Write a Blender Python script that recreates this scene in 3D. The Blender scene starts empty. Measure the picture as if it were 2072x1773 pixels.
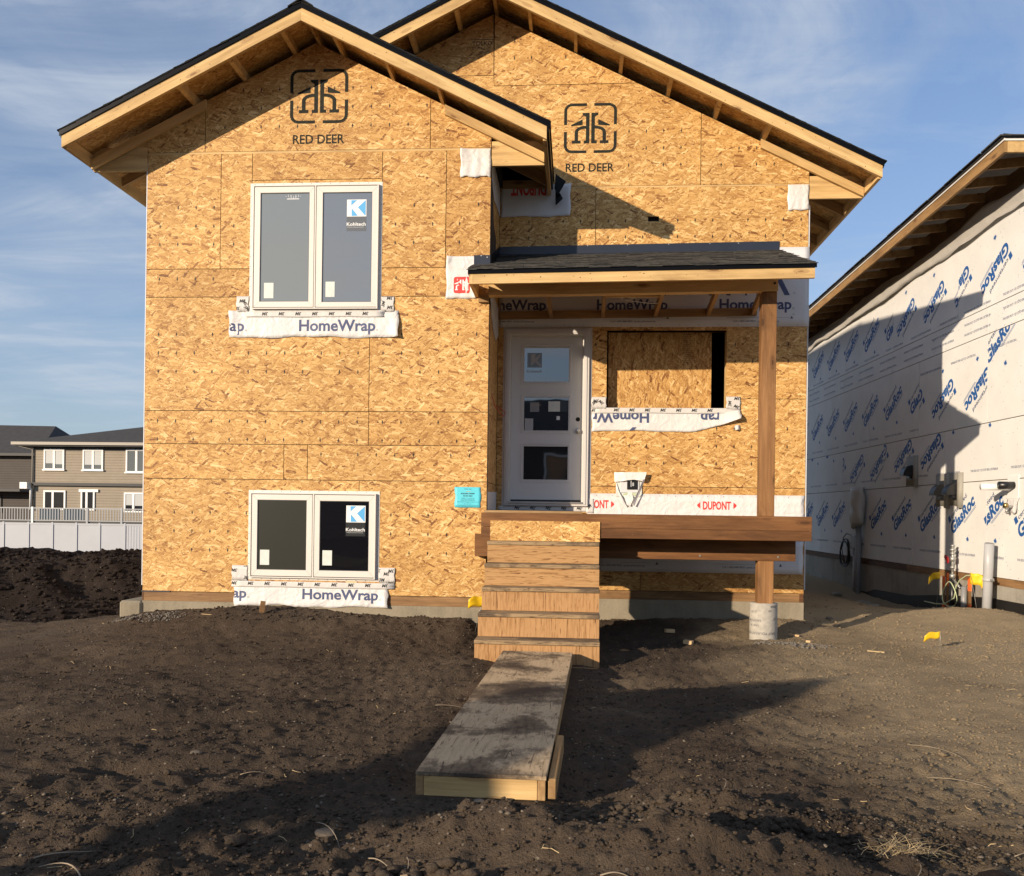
import bpy, bmesh, math, random
import numpy as np
from mathutils import Vector, Matrix

random.seed(7)
SC = bpy.context.scene
COL = SC.collection
PI = math.pi

# ------------------------------------------------------------------ camera
# world: X along the house front, Y away from the viewer, Z up, z = 0 at eye (and deck) level, metres
YAW, ROLL = 0.0715, 0.0132
_F = Vector((-math.sin(YAW), math.cos(YAW), 0))
_R = Vector((math.cos(YAW), math.sin(YAW), 0))
_U = Vector((0, 0, 1))
_rc = _R * math.cos(ROLL) + _U * math.sin(ROLL)
_uc = _U * math.cos(ROLL) - _R * math.sin(ROLL)
cam = bpy.data.cameras.new('camera')
cam.sensor_fit = 'HORIZONTAL'
cam.sensor_width = 36.0
cam.lens = 36.0 * 1800 / 2072
cam.shift_y = (1036.3 - 886.5) / 2072
cam.clip_start, cam.clip_end = 0.05, 3000
camo = bpy.data.objects.new('camera', cam)
COL.objects.link(camo)
camo.matrix_world = Matrix((( _rc.x, _uc.x, -_F.x, 0), (_rc.y, _uc.y, -_F.y, 0), (_rc.z, _uc.z, -_F.z, 0), (0, 0, 0, 1)))
SC.camera = camo

# ------------------------------------------------------------------ sun, sky, exposure
SUN_DIR = Vector((0.87, 1.0, -0.33)).normalized()          # the way the light travels
SUN_EL = math.asin(-SUN_DIR.z)
SUN_AZ = math.atan2(-SUN_DIR.x, -SUN_DIR.y)                 # clockwise from +Y
sl = bpy.data.lights.new('sun', 'SUN')
sl.energy = 4.4
sl.angle = math.radians(0.55)
sl.color = (1.0, 0.82, 0.62)
so = bpy.data.objects.new('sun', sl)
COL.objects.link(so)
so.rotation_euler = SUN_DIR.to_track_quat('-Z', 'Y').to_euler()
so.location = (-20, -20, 15)

W = bpy.data.worlds.new('World')
SC.world = W
W.use_nodes = True
wt = W.node_tree
wt.nodes.clear()


class NT:
    """short hand for building node trees"""
    def __init__(self, tree):
        self.t = tree

    def n(self, typ, ins=None, **props):
        nd = self.t.nodes.new(typ)
        for k, v in props.items():
            setattr(nd, k, v)
        for k, v in (ins or {}).items():
            s = nd.inputs[k]
            if isinstance(v, bpy.types.NodeSocket):
                self.t.links.new(v, s)
            else:
                s.default_value = v
        return nd

    def math(self, op, a, b=0.0, clamp=False):
        return self.n('ShaderNodeMath', {0: a, 1: b}, operation=op, use_clamp=clamp).outputs[0]

    def mix(self, f, a, b, blend='MIX'):
        nd = self.n('ShaderNodeMix', data_type='RGBA', blend_type=blend)
        for i, v in ((0, f), (6, a), (7, b)):
            if isinstance(v, bpy.types.NodeSocket):
                self.t.links.new(v, nd.inputs[i])
            else:
                nd.inputs[i].default_value = v if i == 0 else (*v, 1.0) if len(v) == 3 else v
        return nd.outputs[2]

    def ramp(self, f, stops, interp='LINEAR'):
        nd = self.n('ShaderNodeValToRGB', {0: f})
        cr = nd.color_ramp
        cr.interpolation = interp
        while len(cr.elements) < len(stops):
            cr.elements.new(0.5)
        for e, (p, c) in zip(cr.elements, stops):
            e.position = p
            e.color = (*c, 1.0) if not isinstance(c, (int, float)) else (c, c, c, 1.0)
        return nd.outputs[0]

    def noise(self, vec, scale, detail=3.0, rough=0.55, dist=0.0, dims='3D'):
        return self.n('ShaderNodeTexNoise', {'Vector': vec, 'Scale': scale, 'Detail': detail, 'Roughness': rough, 'Distortion': dist},
                      noise_dimensions=dims).outputs[0]

    def vmap(self, vec, loc=(0, 0, 0), rot=(0, 0, 0), scale=(1, 1, 1), typ='POINT'):
        return self.n('ShaderNodeMapping', {'Vector': vec, 'Location': loc, 'Rotation': rot, 'Scale': scale}, vector_type=typ).outputs[0]


N = NT(wt)
sky = N.n('ShaderNodeTexSky', sky_type='NISHITA', sun_disc=False, sun_elevation=SUN_EL, sun_rotation=SUN_AZ,
          altitude=900.0, air_density=1.0, dust_density=0.6, ozone_density=2.2)
gen = N.n('ShaderNodeTexCoord').outputs['Generated']
sep = N.n('ShaderNodeSeparateXYZ', {0: gen})
zz = N.math('MAXIMUM', sep.outputs[2], 0.03)
zz = N.math('ADD', zz, 0.10)
pl = N.n('ShaderNodeCombineXYZ', {0: N.math('DIVIDE', sep.outputs[0], zz), 1: N.math('DIVIDE', sep.outputs[1], zz), 2: 0.0}).outputs[0]
# thin streaked cirrus: fields stretched in different directions, broken up by a slow one
c1 = N.noise(N.vmap(pl, loc=(0.4, 2.9, 0), rot=(0, 0, 0.9), scale=(0.75, 1.5, 1)), 1.5, 8.0, 0.62, 0.9)
c2 = N.noise(N.vmap(pl, loc=(3.1, 1.7, 0), rot=(0, 0, -0.35), scale=(1.0, 0.34, 1)), 1.3, 7.0, 0.58, 0.5)
c3 = N.noise(N.vmap(pl, loc=(7.3, 2.2, 0)), 0.55, 2.0, 0.5)
c4 = N.noise(N.vmap(pl, loc=(1.3, 5.2, 0), rot=(0, 0, 0.12), scale=(0.22, 1.3, 1)), 3.2, 6.0, 0.62, 0.25)
cl = N.math('ADD', N.math('MULTIPLY', c1, 0.55), N.math('MULTIPLY', c2, 0.45))
cl = N.math('ADD', cl, N.math('MULTIPLY', N.math('SUBTRACT', c3, 0.5), 0.50))
cl = N.math('ADD', cl, N.math('MULTIPLY', N.math('SUBTRACT', c4, 0.5), 0.22))
cmask = N.ramp(cl, [(0.39, 0.0), (0.50, 0.30), (0.62, 1.0)])
cfac = N.math('MULTIPLY', cmask, 0.78)
# veil that thickens towards the horizon
veil = N.ramp(sep.outputs[2], [(0.0, 0.80), (0.20, 0.44), (0.55, 0.12)])
skyc = N.mix(1.0, sky.outputs[0], (0.90, 1.00, 1.16), 'MULTIPLY')
cloudc = N.n('ShaderNodeRGB')
cloudc.outputs[0].default_value = (3.7, 4.15, 4.8, 1)
veilc = N.n('ShaderNodeRGB')
veilc.outputs[0].default_value = (2.6, 3.0, 3.45, 1)
sk1 = N.mix(veil, skyc, veilc.outputs[0])
sk2 = N.mix(cfac, sk1, cloudc.outputs[0])
bg = N.n('ShaderNodeBackground', {'Color': sk2, 'Strength': 0.115})
wo = N.n('ShaderNodeOutputWorld', {0: bg.outputs[0]})

SC.view_settings.view_transform = 'Standard'
SC.view_settings.look = 'None'
SC.view_settings.gamma = 1.0
SC.view_settings.use_curve_mapping = False
SC.view_settings.exposure = 0.42
SC.render.engine = 'CYCLES'
SC.cycles.max_bounces = 6
SC.cycles.use_denoising = True


# ------------------------------------------------------------------ materials
def newmat(name):
    m = bpy.data.materials.new(name)
    m.use_nodes = True
    m.node_tree.nodes.clear()
    n = NT(m.node_tree)
    b = n.n('ShaderNodeBsdfPrincipled')
    n.n('ShaderNodeOutputMaterial', {0: b.outputs[0]})
    return m, n, b


def setin(n, b, **kw):
    for k, v in kw.items():
        k = {'color': 'Base Color', 'rough': 'Roughness', 'metal': 'Metallic', 'normal': 'Normal', 'spec': 'Specular IOR Level', 'ior': 'IOR',
             'alpha': 'Alpha', 'trans': 'Transmission Weight'}[k]
        if isinstance(v, bpy.types.NodeSocket):
            n.t.links.new(v, b.inputs[k])
        elif k == 'Base Color':
            b.inputs[k].default_value = (*v, 1)
        else:
            b.inputs[k].default_value = v


def bump(n, h, strength, dist):
    return n.n('ShaderNodeBump', {'Height': h, 'Strength': strength, 'Distance': dist}).outputs[0]


def obvec(n, spread=40.0):
    """object coordinates shifted by a per-object random amount, so that no two boards share their grain"""
    tc = n.n('ShaderNodeTexCoord').outputs['Object']
    r = n.n('ShaderNodeObjectInfo').outputs['Random']
    off = n.n('ShaderNodeCombineXYZ', {0: n.math('MULTIPLY', r, spread), 1: n.math('MULTIPLY', r, spread * 0.37), 2: n.math('MULTIPLY', r, spread * 0.73)}).outputs[0]
    return n.n('ShaderNodeVectorMath', {0: tc, 1: off}, operation='ADD').outputs[0], r


def mat_osb(name, gain=1.0, rotate=0.0, flat=False):
    """strand board: ten layers of thin flakes laid over one another in scattered directions"""
    m, n, b = newmat(name)
    v, r = obvec(n)
    s = n.n('ShaderNodeSeparateXYZ', {0: v})
    p = n.n('ShaderNodeCombineXYZ', {0: s.outputs[0], 1: s.outputs[1 if flat else 2], 2: 0.0}).outputs[0]
    if rotate:
        p = n.vmap(p, rot=(0, 0, rotate))
    wob = n.n('ShaderNodeTexNoise', {'Vector': p, 'Scale': 30.0, 'Detail': 2.0}, noise_dimensions='2D').outputs['Color']
    wob = n.n('ShaderNodeVectorMath', {0: wob, 1: (0.5, 0.5, 0.5)}, operation='SUBTRACT').outputs[0]
    wob = n.n('ShaderNodeVectorMath', {0: wob, 'Scale': 0.003}, operation='SCALE').outputs[0]
    p = n.n('ShaderNodeVectorMath', {0: p, 1: wob}, operation='ADD').outputs[0]
    tone = hgt = gap = None
    # (direction, length, width, share left out, rectangular flake?)
    layers = [(0.05, .040, .0065, 0, 0), (0.75, .036, .006, .45, 0), (-0.6, .045, .006, .45, 0), (1.45, .030, .006, .60, 0), (0.22, .065, .009, .35, 1), (-0.10, .085, .010, .35, 1),
              (-0.32, .080, .013, .38, 1), (1.05, .065, .013, .50, 1), (-0.98, .070, .013, .52, 1), (0.08, .110, .020, .46, 1), (0.52, .105, .021, .53, 1), (-0.45, .120, .026, .62, 1), (0.85, .105, .024, .72, 1), (-0.12, .125, .031, .77, 1),
              (0.30, .060, .0065, .91, 1), (-0.70, .055, .006, .92, 1), (-0.15, .075, .007, .91, 1)]
    for i, (th, L, wd, thr, rect) in enumerate(layers):
        q = n.vmap(p, loc=(i * 3.17, i * 1.91, 0), rot=(0, 0, th), scale=(L, wd, 1), typ='TEXTURE')
        vo = n.n('ShaderNodeTexVoronoi', {'Vector': q, 'Scale': 1.0, 'Randomness': 1.0}, voronoi_dimensions='2D', feature='F1', distance='CHEBYCHEV' if rect else 'EUCLIDEAN')
        c = n.n('ShaderNodeSeparateColor', {0: vo.outputs['Color']})
        t, d = c.outputs[1], vo.outputs['Distance']
        h = n.math('ADD', n.math('MULTIPLY', c.outputs[2], 0.6), i * 0.05)
        if tone is None:
            tone, hgt, gap = t, h, d
        else:
            pres = n.math('GREATER_THAN', c.outputs[0], thr)
            if rect:
                pres = n.math('MULTIPLY', pres, n.math('LESS_THAN', d, 0.47))
                d = n.math('MULTIPLY', d, n.math('ADD', 0.75, n.math('MULTIPLY', c.outputs[2], 0.75)))
            tone = n.n('ShaderNodeMix', {0: pres, 2: tone, 3: t}, data_type='FLOAT').outputs[0]
            hgt = n.n('ShaderNodeMix', {0: pres, 2: hgt, 3: h}, data_type='FLOAT').outputs[0]
            gap = n.n('ShaderNodeMix', {0: pres, 2: gap, 3: d}, data_type='FLOAT').outputs[0]
    fine = n.noise(n.vmap(p, scale=(60, 260, 1)), 1.0, 2.0, 0.6)
    big = n.noise(p, 0.9, 3.0, 0.6)
    g = gain
    col = n.ramp(tone, [(0.0, (.14 * g, .048 * g, .012 * g)), (0.03, (.21 * g, .082 * g, .020 * g)), (0.065, (.34 * g, .166 * g, .047 * g)), (0.20, (.45 * g, .243 * g, .074 * g)),
                        (0.50, (.57 * g, .340 * g, .112 * g)), (0.80, (.68 * g, .432 * g, .160 * g)), (1.0, (.82 * g, .585 * g, .275 * g))])
    col = n.mix(n.math('MULTIPLY', n.math('SUBTRACT', fine, 0.35), 0.9, True), col, (.40 * g, .215 * g, .066 * g), 'MIX')
    col = n.mix(1.0, col, n.ramp(gap, [(0.40, (1, 1, 1)), (0.60, (.74, .65, .55)), (0.80, (.44, .34, .25))]), 'MULTIPLY')  # crevice shade painted into the colour along flake edges
    col = n.mix(1.0, col, n.ramp(big, [(0.3, (0.83, 0.80, 0.76)), (0.7, (1.09, 1.09, 1.09))]), 'MULTIPLY')
    pv = n.ramp(r, [(0.0, (0.88, 0.84, 0.79)), (0.5, (1.0, 1.0, 1.0)), (1.0, (1.06, 1.08, 1.12))])
    col = n.mix(1.0, col, pv, 'MULTIPLY')
    setin(n, b, color=col, rough=0.6, spec=0.35, normal=bump(n, n.math('SUBTRACT', hgt, n.math('MULTIPLY', gap, 0.5)), 0.6, 0.0035))
    return m


def mat_wood(name, light, dark, knot, knots=0.5, rough=0.65, stain=0.0, grain=1.0):
    """sawn timber, grain along the board's local X"""
    m, n, b = newmat(name)
    v, r = obvec(n)
    g1 = n.noise(n.vmap(v, scale=(1.3, 30, 30)), 1.0, 5.0, 0.65, 1.1)
    g2 = n.noise(n.vmap(v, scale=(5, 160, 160)), 1.0, 2.0, 0.5)
    f = n.math('ADD', n.math('MULTIPLY', g1, 0.75), n.math('MULTIPLY', g2, 0.25))
    col = n.ramp(f, [(0.30, dark), (0.5, [(a + c) / 2 for a, c in zip(light, dark)]), (0.64, light)])
    if grain < 1.0:
        col = n.mix(grain, [(a * .75 + c * .25) for a, c in zip(light, dark)], col)
    lw = n.noise(n.vmap(v, loc=(9, 4, 2), scale=(1.1, 7, 7)), 1.0, 4.0, 0.6, 0.6)
    col = n.mix(1.0, col, n.ramp(lw, [(0.32, (.74, .71, .68)), (0.5, (1, 1, 1)), (0.68, (1.16, 1.17, 1.18))]), 'MULTIPLY')
    vo = n.n('ShaderNodeTexVoronoi', {'Vector': n.vmap(v, scale=(2.6, 9, 9)), 'Scale': 1.0}, feature='F1')
    kn = n.math('MULTIPLY', n.math('LESS_THAN', vo.outputs['Distance'], 0.13), n.math('GREATER_THAN', n.n('ShaderNodeSeparateColor', {0: vo.outputs['Color']}).outputs[0], 1 - knots))
    ring = n.math('MULTIPLY', n.math('LESS_THAN', vo.outputs['Distance'], 0.24), n.math('GREATER_THAN', n.n('ShaderNodeSeparateColor', {0: vo.outputs['Color']}).outputs[0], 1 - knots))
    col = n.mix(n.math('MULTIPLY', ring, 0.35), col, knot)
    col = n.mix(n.math('MULTIPLY', kn, 0.8), col, knot)
    pv = n.ramp(r, [(0.0, (0.88, 0.86, 0.84)), (1.0, (1.08, 1.08, 1.08))])
    col = n.mix(1.0, col, pv, 'MULTIPLY')
    if stain > 0:
        s1 = n.noise(n.vmap(v, loc=(5, 3, 1), scale=(1.4, 5, 5)), 1.0, 5.0, 0.65, 0.8)
        sf = n.math('MULTIPLY', n.ramp(s1, [(0.46, 0.0), (0.68, 1.0)]), stain)
        col = n.mix(sf, col, [c * 0.30 for c in dark])
    setin(n, b, color=col, rough=rough, spec=0.3, normal=bump(n, f, 0.35, 0.002))
    return m


def mat_plain(name, col, rough=0.6, var=0.0, scale=8.0, bmp=0.0, bscale=60.0, metal=0.0, spec=0.5):
    m, n, b = newmat(name)
    if var or bmp:
        v, r = obvec(n)
    c = col
    if var:
        nz = n.noise(v, scale, 5.0, 0.6)
        c = n.ramp(nz, [(0.25, [x * (1 - var) for x in col]), (0.75, [min(1, x * (1 + var)) for x in col])])
    kw = dict(color=c, rough=rough, metal=metal, spec=spec)
    if bmp:
        kw['normal'] = bump(n, n.noise(v, bscale, 4.0, 0.6), bmp, 0.004)
    setin(n, b, **kw)
    return m


def mat_wrap(name, col, crinkle=0.5):
    """spun plastic house wrap: white, softly crinkled"""
    m, n, b = newmat(name)
    v, r = obvec(n)
    a = n.noise(v, 7.0, 4.0, 0.55, 1.2)
    k = n.n('ShaderNodeTexVoronoi', {'Vector': v, 'Scale': 16.0}, feature='F1').outputs['Distance']
    h = n.math('ADD', a, n.math('MULTIPLY', k, 0.25))
    c = n.ramp(n.noise(v, 3.0, 3.0), [(0.3, [x * .94 for x in col]), (0.7, col)])
    setin(n, b, color=c, rough=0.5, spec=0.4, normal=bump(n, h, crinkle, 0.02))
    return m


def mat_soil(name, lo, mid, hi, pale=0.0, moist=None):
    m, n, b = newmat(name)
    v = n.n('ShaderNodeTexCoord').outputs['Object']
    big = n.noise(v, 0.55, 4.0, 0.6, 0.4)
    med = n.noise(v, 5.0, 5.0, 0.65)
    fin = n.noise(v, 55.0, 5.0, 0.7)
    f = n.math('ADD', n.math('MULTIPLY', big, 0.5), n.math('ADD', n.math('MULTIPLY', med, 0.25), n.math('MULTIPLY', fin, 0.25)))
    col = n.ramp(f, [(0.33, lo), (0.5, mid), (0.68, hi)])
    peb = n.n('ShaderNodeTexVoronoi', {'Vector': v, 'Scale': 42.0}, feature='F1')
    pc = n.n('ShaderNodeSeparateColor', {0: peb.outputs['Color']})
    pm = n.math('MULTIPLY', n.math('LESS_THAN', peb.outputs['Distance'], 0.26), n.math('GREATER_THAN', pc.outputs[0], 0.93))
    col = n.mix(n.math('MULTIPLY', pm, 0.75), col, (.26, .22, .17))
    if pale:
        s = n.n('ShaderNodeSeparateXYZ', {0: v})
        # dry, trodden silt on the lot's right half; fresh topsoil on the left
        gx = n.math('MULTIPLY', n.math('ADD', s.outputs[0], -0.6), 0.22)
        gx = n.math('ADD', gx, n.math('MULTIPLY', n.math('SUBTRACT', big, 0.5), 1.6))
        pf = n.math('MULTIPLY', n.ramp(gx, [(0.0, 0.0), (0.62, 1.0)]), pale)
        col = n.mix(pf, col, (.39, .30, .185))
    h1 = n.math('ADD', n.math('MULTIPLY', med, 0.35), n.math('MULTIPLY', fin, 0.65))
    cr = n.noise(v, 170.0, 3.0, 0.7)
    h1 = n.math('ADD', h1, n.math('MULTIPLY', cr, 0.22))
    setin(n, b, color=col, rough=0.95, spec=0.12, normal=bump(n, h1, 1.0, 0.034))
    return m


def mat_concrete(name, col):
    m, n, b = newmat(name)
    v, r = obvec(n)
    a = n.noise(v, 2.2, 5.0, 0.62, 0.4)
    f = n.noise(v, 38.0, 5.0, 0.7)
    st = n.noise(n.vmap(v, scale=(9, 9, 0.8)), 1.0, 4.0, 0.6)
    t = n.math('ADD', n.math('MULTIPLY', a, 0.5), n.math('ADD', n.math('MULTIPLY', f, 0.2), n.math('MULTIPLY', st, 0.3)))
    c = n.ramp(t, [(0.32, [x * .62 for x in col]), (0.5, col), (0.7, [min(1, x * 1.22) for x in col])])
    setin(n, b, color=c, rough=0.9, spec=0.2, normal=bump(n, n.math('ADD', f, n.math('MULTIPLY', a, 0.6)), 0.5, 0.01))
    return m


def mat_shingle(name, k=1.0):
    m, n, b = newmat(name)
    v, r = obvec(n)
    g = n.noise(v, 420.0, 2.0, 0.7)
    bl = n.noise(v, 14.0, 3.0, 0.6)
    f = n.math('ADD', n.math('MULTIPLY', g, 0.55), n.math('MULTIPLY', bl, 0.45))
    c = n.ramp(f, [(0.32, [.018 * k] * 3), (0.52, (.055 * k, .054 * k, .050 * k)), (0.72, (.15 * k, .145 * k, .13 * k))])
    c = n.mix(1.0, c, n.ramp(r, [(0, (.72, .72, .74)), (1, (1.2, 1.18, 1.12))]), 'MULTIPLY')
    setin(n, b, color=c, rough=0.95, spec=0.2, normal=bump(n, g, 0.6, 0.003))
    return m


def mat_ply(name, light, dark, streak, vertical=True, dirt=0.0, dirtcol=(.05, .04, .035)):
    """rotary-cut plywood: long wavering streaks, scuffed dirt"""
    m, n, b = newmat(name)
    v, r = obvec(n)
    sc = (70, 70, 3.0) if vertical else (5.0, 44, 44)
    g = n.noise(n.vmap(v, scale=sc), 1.0, 4.0, 0.62, 1.4)
    sw = n.noise(n.vmap(v, scale=(sc[0] * .2, sc[1] * .2, sc[2] * 1.2)), 1.0, 3.0, 0.6, 2.5)
    col = n.ramp(n.math('ADD', n.math('MULTIPLY', g, .6), n.math('MULTIPLY', sw, .4)), [(0.36, dark), (0.52, light), (0.7, [min(1, c * 1.12) for c in light])])
    ck = n.ramp(g, [(0.36, 1.0), (0.42, 0.0)])
    col = n.mix(n.math('MULTIPLY', ck, n.ramp(sw, [(0.40, 0.15), (0.56, 1.0)])), col, streak)
    if dirt:
        d1 = n.noise(v, 1.9, 5.0, 0.60, 0.35)
        d2 = n.noise(n.vmap(v, scale=(14, 30, 30)), 1.0, 4.0, 0.65)
        df = n.ramp(n.math('ADD', n.math('MULTIPLY', d1, .80), n.math('MULTIPLY', d2, .20)), [(0.47, 0.0), (0.54, 0.72), (0.63, 1.0)])
        col = n.mix(n.math('MULTIPLY', df, dirt), col, dirtcol)
    setin(n, b, color=col, rough=0.8, spec=0.22, normal=bump(n, g, 0.35, 0.002))
    return m


def mat_glass(name, col, ior=1.9, rough=0.02):
    m, n, b = newmat(name)
    v = n.n('ShaderNodeTexCoord').outputs['Object']
    w = n.noise(v, 1.7, 2.0, 0.5)
    setin(n, b, color=col, rough=rough, ior=ior, spec=0.5, normal=bump(n, w, 0.05, 0.02))
    return m


def mat_siding(name, col, pitch):
    m, n, b = newmat(name)
    v = n.n('ShaderNodeTexCoord').outputs['Object']
    s = n.n('ShaderNodeSeparateXYZ', {0: v})
    fr = n.math('FRACT', n.math('DIVIDE', s.outputs[2], pitch))
    c = n.mix(n.math('LESS_THAN', fr, 0.14), col, [x * .62 for x in col])
    c = n.mix(1.0, c, n.ramp(n.noise(v, 1.2, 3.0), [(0.3, (.93, .93, .93)), (0.7, (1.05, 1.05, 1.05))]), 'MULTIPLY')
    setin(n, b, color=c, rough=0.6, spec=0.3, normal=bump(n, fr, 0.5, 0.02))
    return m


M = {}
M['osb'] = mat_osb('osb', 1.07)
M['osb_v'] = mat_osb('osb_upright', 1.05, PI / 2)
M['osb_flat'] = mat_osb('osb_deck', 0.95, 0.0, True)
M['osb_fresh'] = mat_osb('osb_fresh', 1.06)
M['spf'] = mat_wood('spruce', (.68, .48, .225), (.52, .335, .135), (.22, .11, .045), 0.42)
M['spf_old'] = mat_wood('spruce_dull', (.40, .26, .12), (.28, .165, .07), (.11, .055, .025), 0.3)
M['treated'] = mat_wood('treated_timber', (.225, .105, .038), (.125, .052, .018), (.07, .028, .010), 0.5, stain=0.45)
M['post'] = mat_wood('treated_post', (.33, .175, .072), (.20, .092, .033), (.055, .025, .010), 0.55, stain=0.60)
M['plate'] = mat_wood('sill_timber', (.34, .20, .090), (.20, .108, .046), (.09, .04, .015), 0.4, stain=0.55)
M['plate_dark'] = mat_wood('sill_timber_dark', (.17, .082, .036), (.085, .040, .018), (.04, .02, .01), 0.3, stain=0.5)
M['ply_riser'] = mat_ply('plywood_riser', (.44, .255, .115), (.30, .155, .060), (.12, .05, .02), True)
M['ply_across'] = mat_ply('plywood_riser_across', (.44, .26, .115), (.31, .165, .064), (.13, .055, .02), False)
M['tread'] = mat_ply('weathered_tread', (.34, .24, .135), (.20, .13, .07), (.06, .04, .025), False, 0.8)
M['ply_top'] = mat_ply('walkway_plywood', (.55, .41, .25), (.43, .31, .18), (.16, .11, .07), False, 0.95, (.052, .038, .029))
M['ply_edge'] = mat_wood('plywood_edge', (.42, .28, .135), (.26, .16, .075), (.10, .05, .02), 0.2, stain=0.3)
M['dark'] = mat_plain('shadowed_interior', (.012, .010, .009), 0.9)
M['studs'] = mat_plain('framing_behind', (.12, .075, .035), 0.8, 0.3)
M['black_metal'] = mat_plain('black_flashing', (.004, .004, .005), 0.28, 0.2, 6.0, spec=0.12)
M['flash_blue'] = mat_plain('dark_flashing', (.020, .025, .040), 0.36, 0.15, 3.0)
M['membrane'] = mat_plain('black_membrane', (.018, .018, .022), 0.55, 0.2)
M['shingle'] = mat_shingle('asphalt_shingle')
M['shingle_dark'] = mat_shingle('dark_shingle', 0.32)
M['wrap'] = mat_wrap('house_wrap', (.71, .70, .685), 0.75)
M['wrap_flat'] = mat_wrap('house_wrap_flat', (.66, .67, .69), 0.14)
M['tape'] = mat_wrap('white_tape', (.64, .625, .60), 0.25)
M['navy'] = mat_plain('navy_print', (.055, .075, .17), 0.6, 0.25, 20)
M['blackink'] = mat_plain('black_print', (.015, .015, .016), 0.6)
M['greyink'] = mat_plain('grey_print', (.10, .10, .12), 0.6)
M['redink'] = mat_plain('red_print', (.62, .045, .04), 0.6)
M['stencil'] = mat_plain('stencil_paint', (.020, .022, .017), 0.75, 0.5, 30, spec=0.2)
M['blueink'] = mat_plain('blue_print', (.015, .10, .33), 0.6)
M['darkblueink'] = mat_plain('dark_blue_print', (.05, .09, .20), 0.6)
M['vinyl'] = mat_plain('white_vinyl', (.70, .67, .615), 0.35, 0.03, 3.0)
M['gasket'] = mat_plain('dark_gasket', (.05, .05, .05), 0.5)
M['glass_sky'] = mat_glass('window_glass', (.15, .16, .165), 2.6)
M['glass_sky_screen'] = mat_glass('window_glass_screened', (.185, .20, .185), 2.5, 0.06)
M['glass_screen'] = mat_glass('insect_screen_glass', (.030, .031, .024), 1.5, 0.25)
M['door_glass'] = mat_glass('door_glass', (.012, .012, .014), 2.5)
M['glass_dark'] = mat_glass('window_glass_dark', (.006, .006, .008), 1.55)
M['door'] = mat_plain('primed_door', (.64, .635, .625), 0.45, 0.03, 2.0)
M['doorframe'] = mat_plain('door_frame', (.60, .58, .55), 0.45, 0.05, 2.0)
M['steel'] = mat_plain('brushed_steel', (.55, .53, .50), 0.35, metal=1.0)
M['sticker'] = mat_plain('paper_sticker', (.62, .66, .62), 0.5, 0.08, 20)
M['skyblue'] = mat_plain('label_blue', (.09, .40, .75), 0.4)
M['label_white'] = mat_plain('label_white', (.78, .80, .80), 0.4)
M['clear'] = mat_plain('clear_film', (.14, .15, .16), 0.12)
M['darkfilm'] = mat_plain('dark_film', (.02, .022, .024), 0.3)
M['cyan'] = mat_plain('cyan_paper', (.10, .60, .72), 0.5, 0.06, 6)
M['concrete'] = mat_concrete('concrete', (.285, .248, .182))
M['concrete_n'] = mat_concrete('neighbour_concrete', (.33, .31, .265))
M['tar'] = mat_plain('foundation_tar', (.010, .009, .009), 0.55, 0.4, 10, 0.4, 20)
M['soil'] = mat_soil('soil', (.052, .038, .028), (.094, .069, .048), (.150, .112, .077), 0.95)
M['soil_dark'] = mat_soil('moist_topsoil', (.018, .013, .011), (.030, .022, .018), (.050, .038, .030))
M['clod'] = mat_soil('soil_clods', (.056, .043, .032), (.094, .071, .051), (.145, .11, .078), 0.92)
M['gravelgrey'] = mat_plain('grey_gravel', (.17, .15, .125), 0.9, 0.4, 20)
M['stone'] = mat_plain('field_stone', (.15, .12, .088), 0.9, 0.35, 14, 0.4, 40)
M['straw'] = mat_plain('dry_straw', (.50, .37, .19), 0.8, 0.3, 9)
M['twig'] = mat_plain('bleached_stalk', (.30, .24, .165), 0.8, 0.25, 9)
M['chip'] = mat_plain('wood_scrap', (.55, .38, .20), 0.8, 0.2, 9)
M['chipdark'] = mat_plain('knot_mark', (.16, .075, .03), 0.8)
M['tube'] = mat_plain('form_tube_paper', (.40, .375, .325), 0.85, 0.22, 24, 0.25, 60)
M['glasroc'] = mat_plain('glass_mat_board', (.735, .735, .71), 0.8, 0.07, 2.0, 0.22, 90)
M['fascia_n'] = mat_wood('neighbour_fascia', (.46, .285, .115), (.30, .165, .060), (.12, .055, .02), 0.25, stain=0.35)
M['flash_grey'] = mat_plain('bent_sheet_flashing', (.30, .285, .245), 0.6, 0.12, 8)
M['lookout_n'] = mat_wood('neighbour_lookout', (.27, .17, .075), (.17, .10, .042), (.06, .03, .012), 0.3)
M['band_n'] = mat_wood('neighbour_band', (.13, .075, .036), (.08, .045, .020), (.03, .015, .01), 0.2)
M['pvc'] = mat_plain('grey_pvc', (.42, .43, .44), 0.4, 0.05, 5)
M['pvc_dark'] = mat_plain('grey_conduit', (.24, .245, .25), 0.45, 0.08, 5)
M['plastic_grey'] = mat_wrap('cloudy_plastic', (.50, .48, .44), 0.4)
M['black_plastic'] = mat_plain('black_plastic', (.012, .012, .013), 0.35)
M['cable'] = mat_plain('black_cable', (.010, .010, .010), 0.5)
M['yellow'] = mat_plain('yellow_flag', (.80, .50, .012), 0.5, 0.06, 20)
M['orange'] = mat_plain('orange_paint', (.80, .16, .035), 0.7, 0.3, 25)
M['red'] = mat_plain('red_tag', (.55, .03, .03), 0.5)
M['brass'] = mat_plain('brass', (.45, .33, .14), 0.35, metal=1.0)
M['galv'] = mat_plain('galvanised', (.42, .42, .40), 0.45, 0.2, 20, metal=0.7)
M['wirec'] = mat_plain('pale_green_wire', (.50, .58, .36), 0.5)
M['whitepaint'] = mat_plain('white_paint', (.78, .78, .76), 0.5)
M['siding'] = mat_siding('tan_siding', (.30, .255, .195), 0.2)
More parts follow.
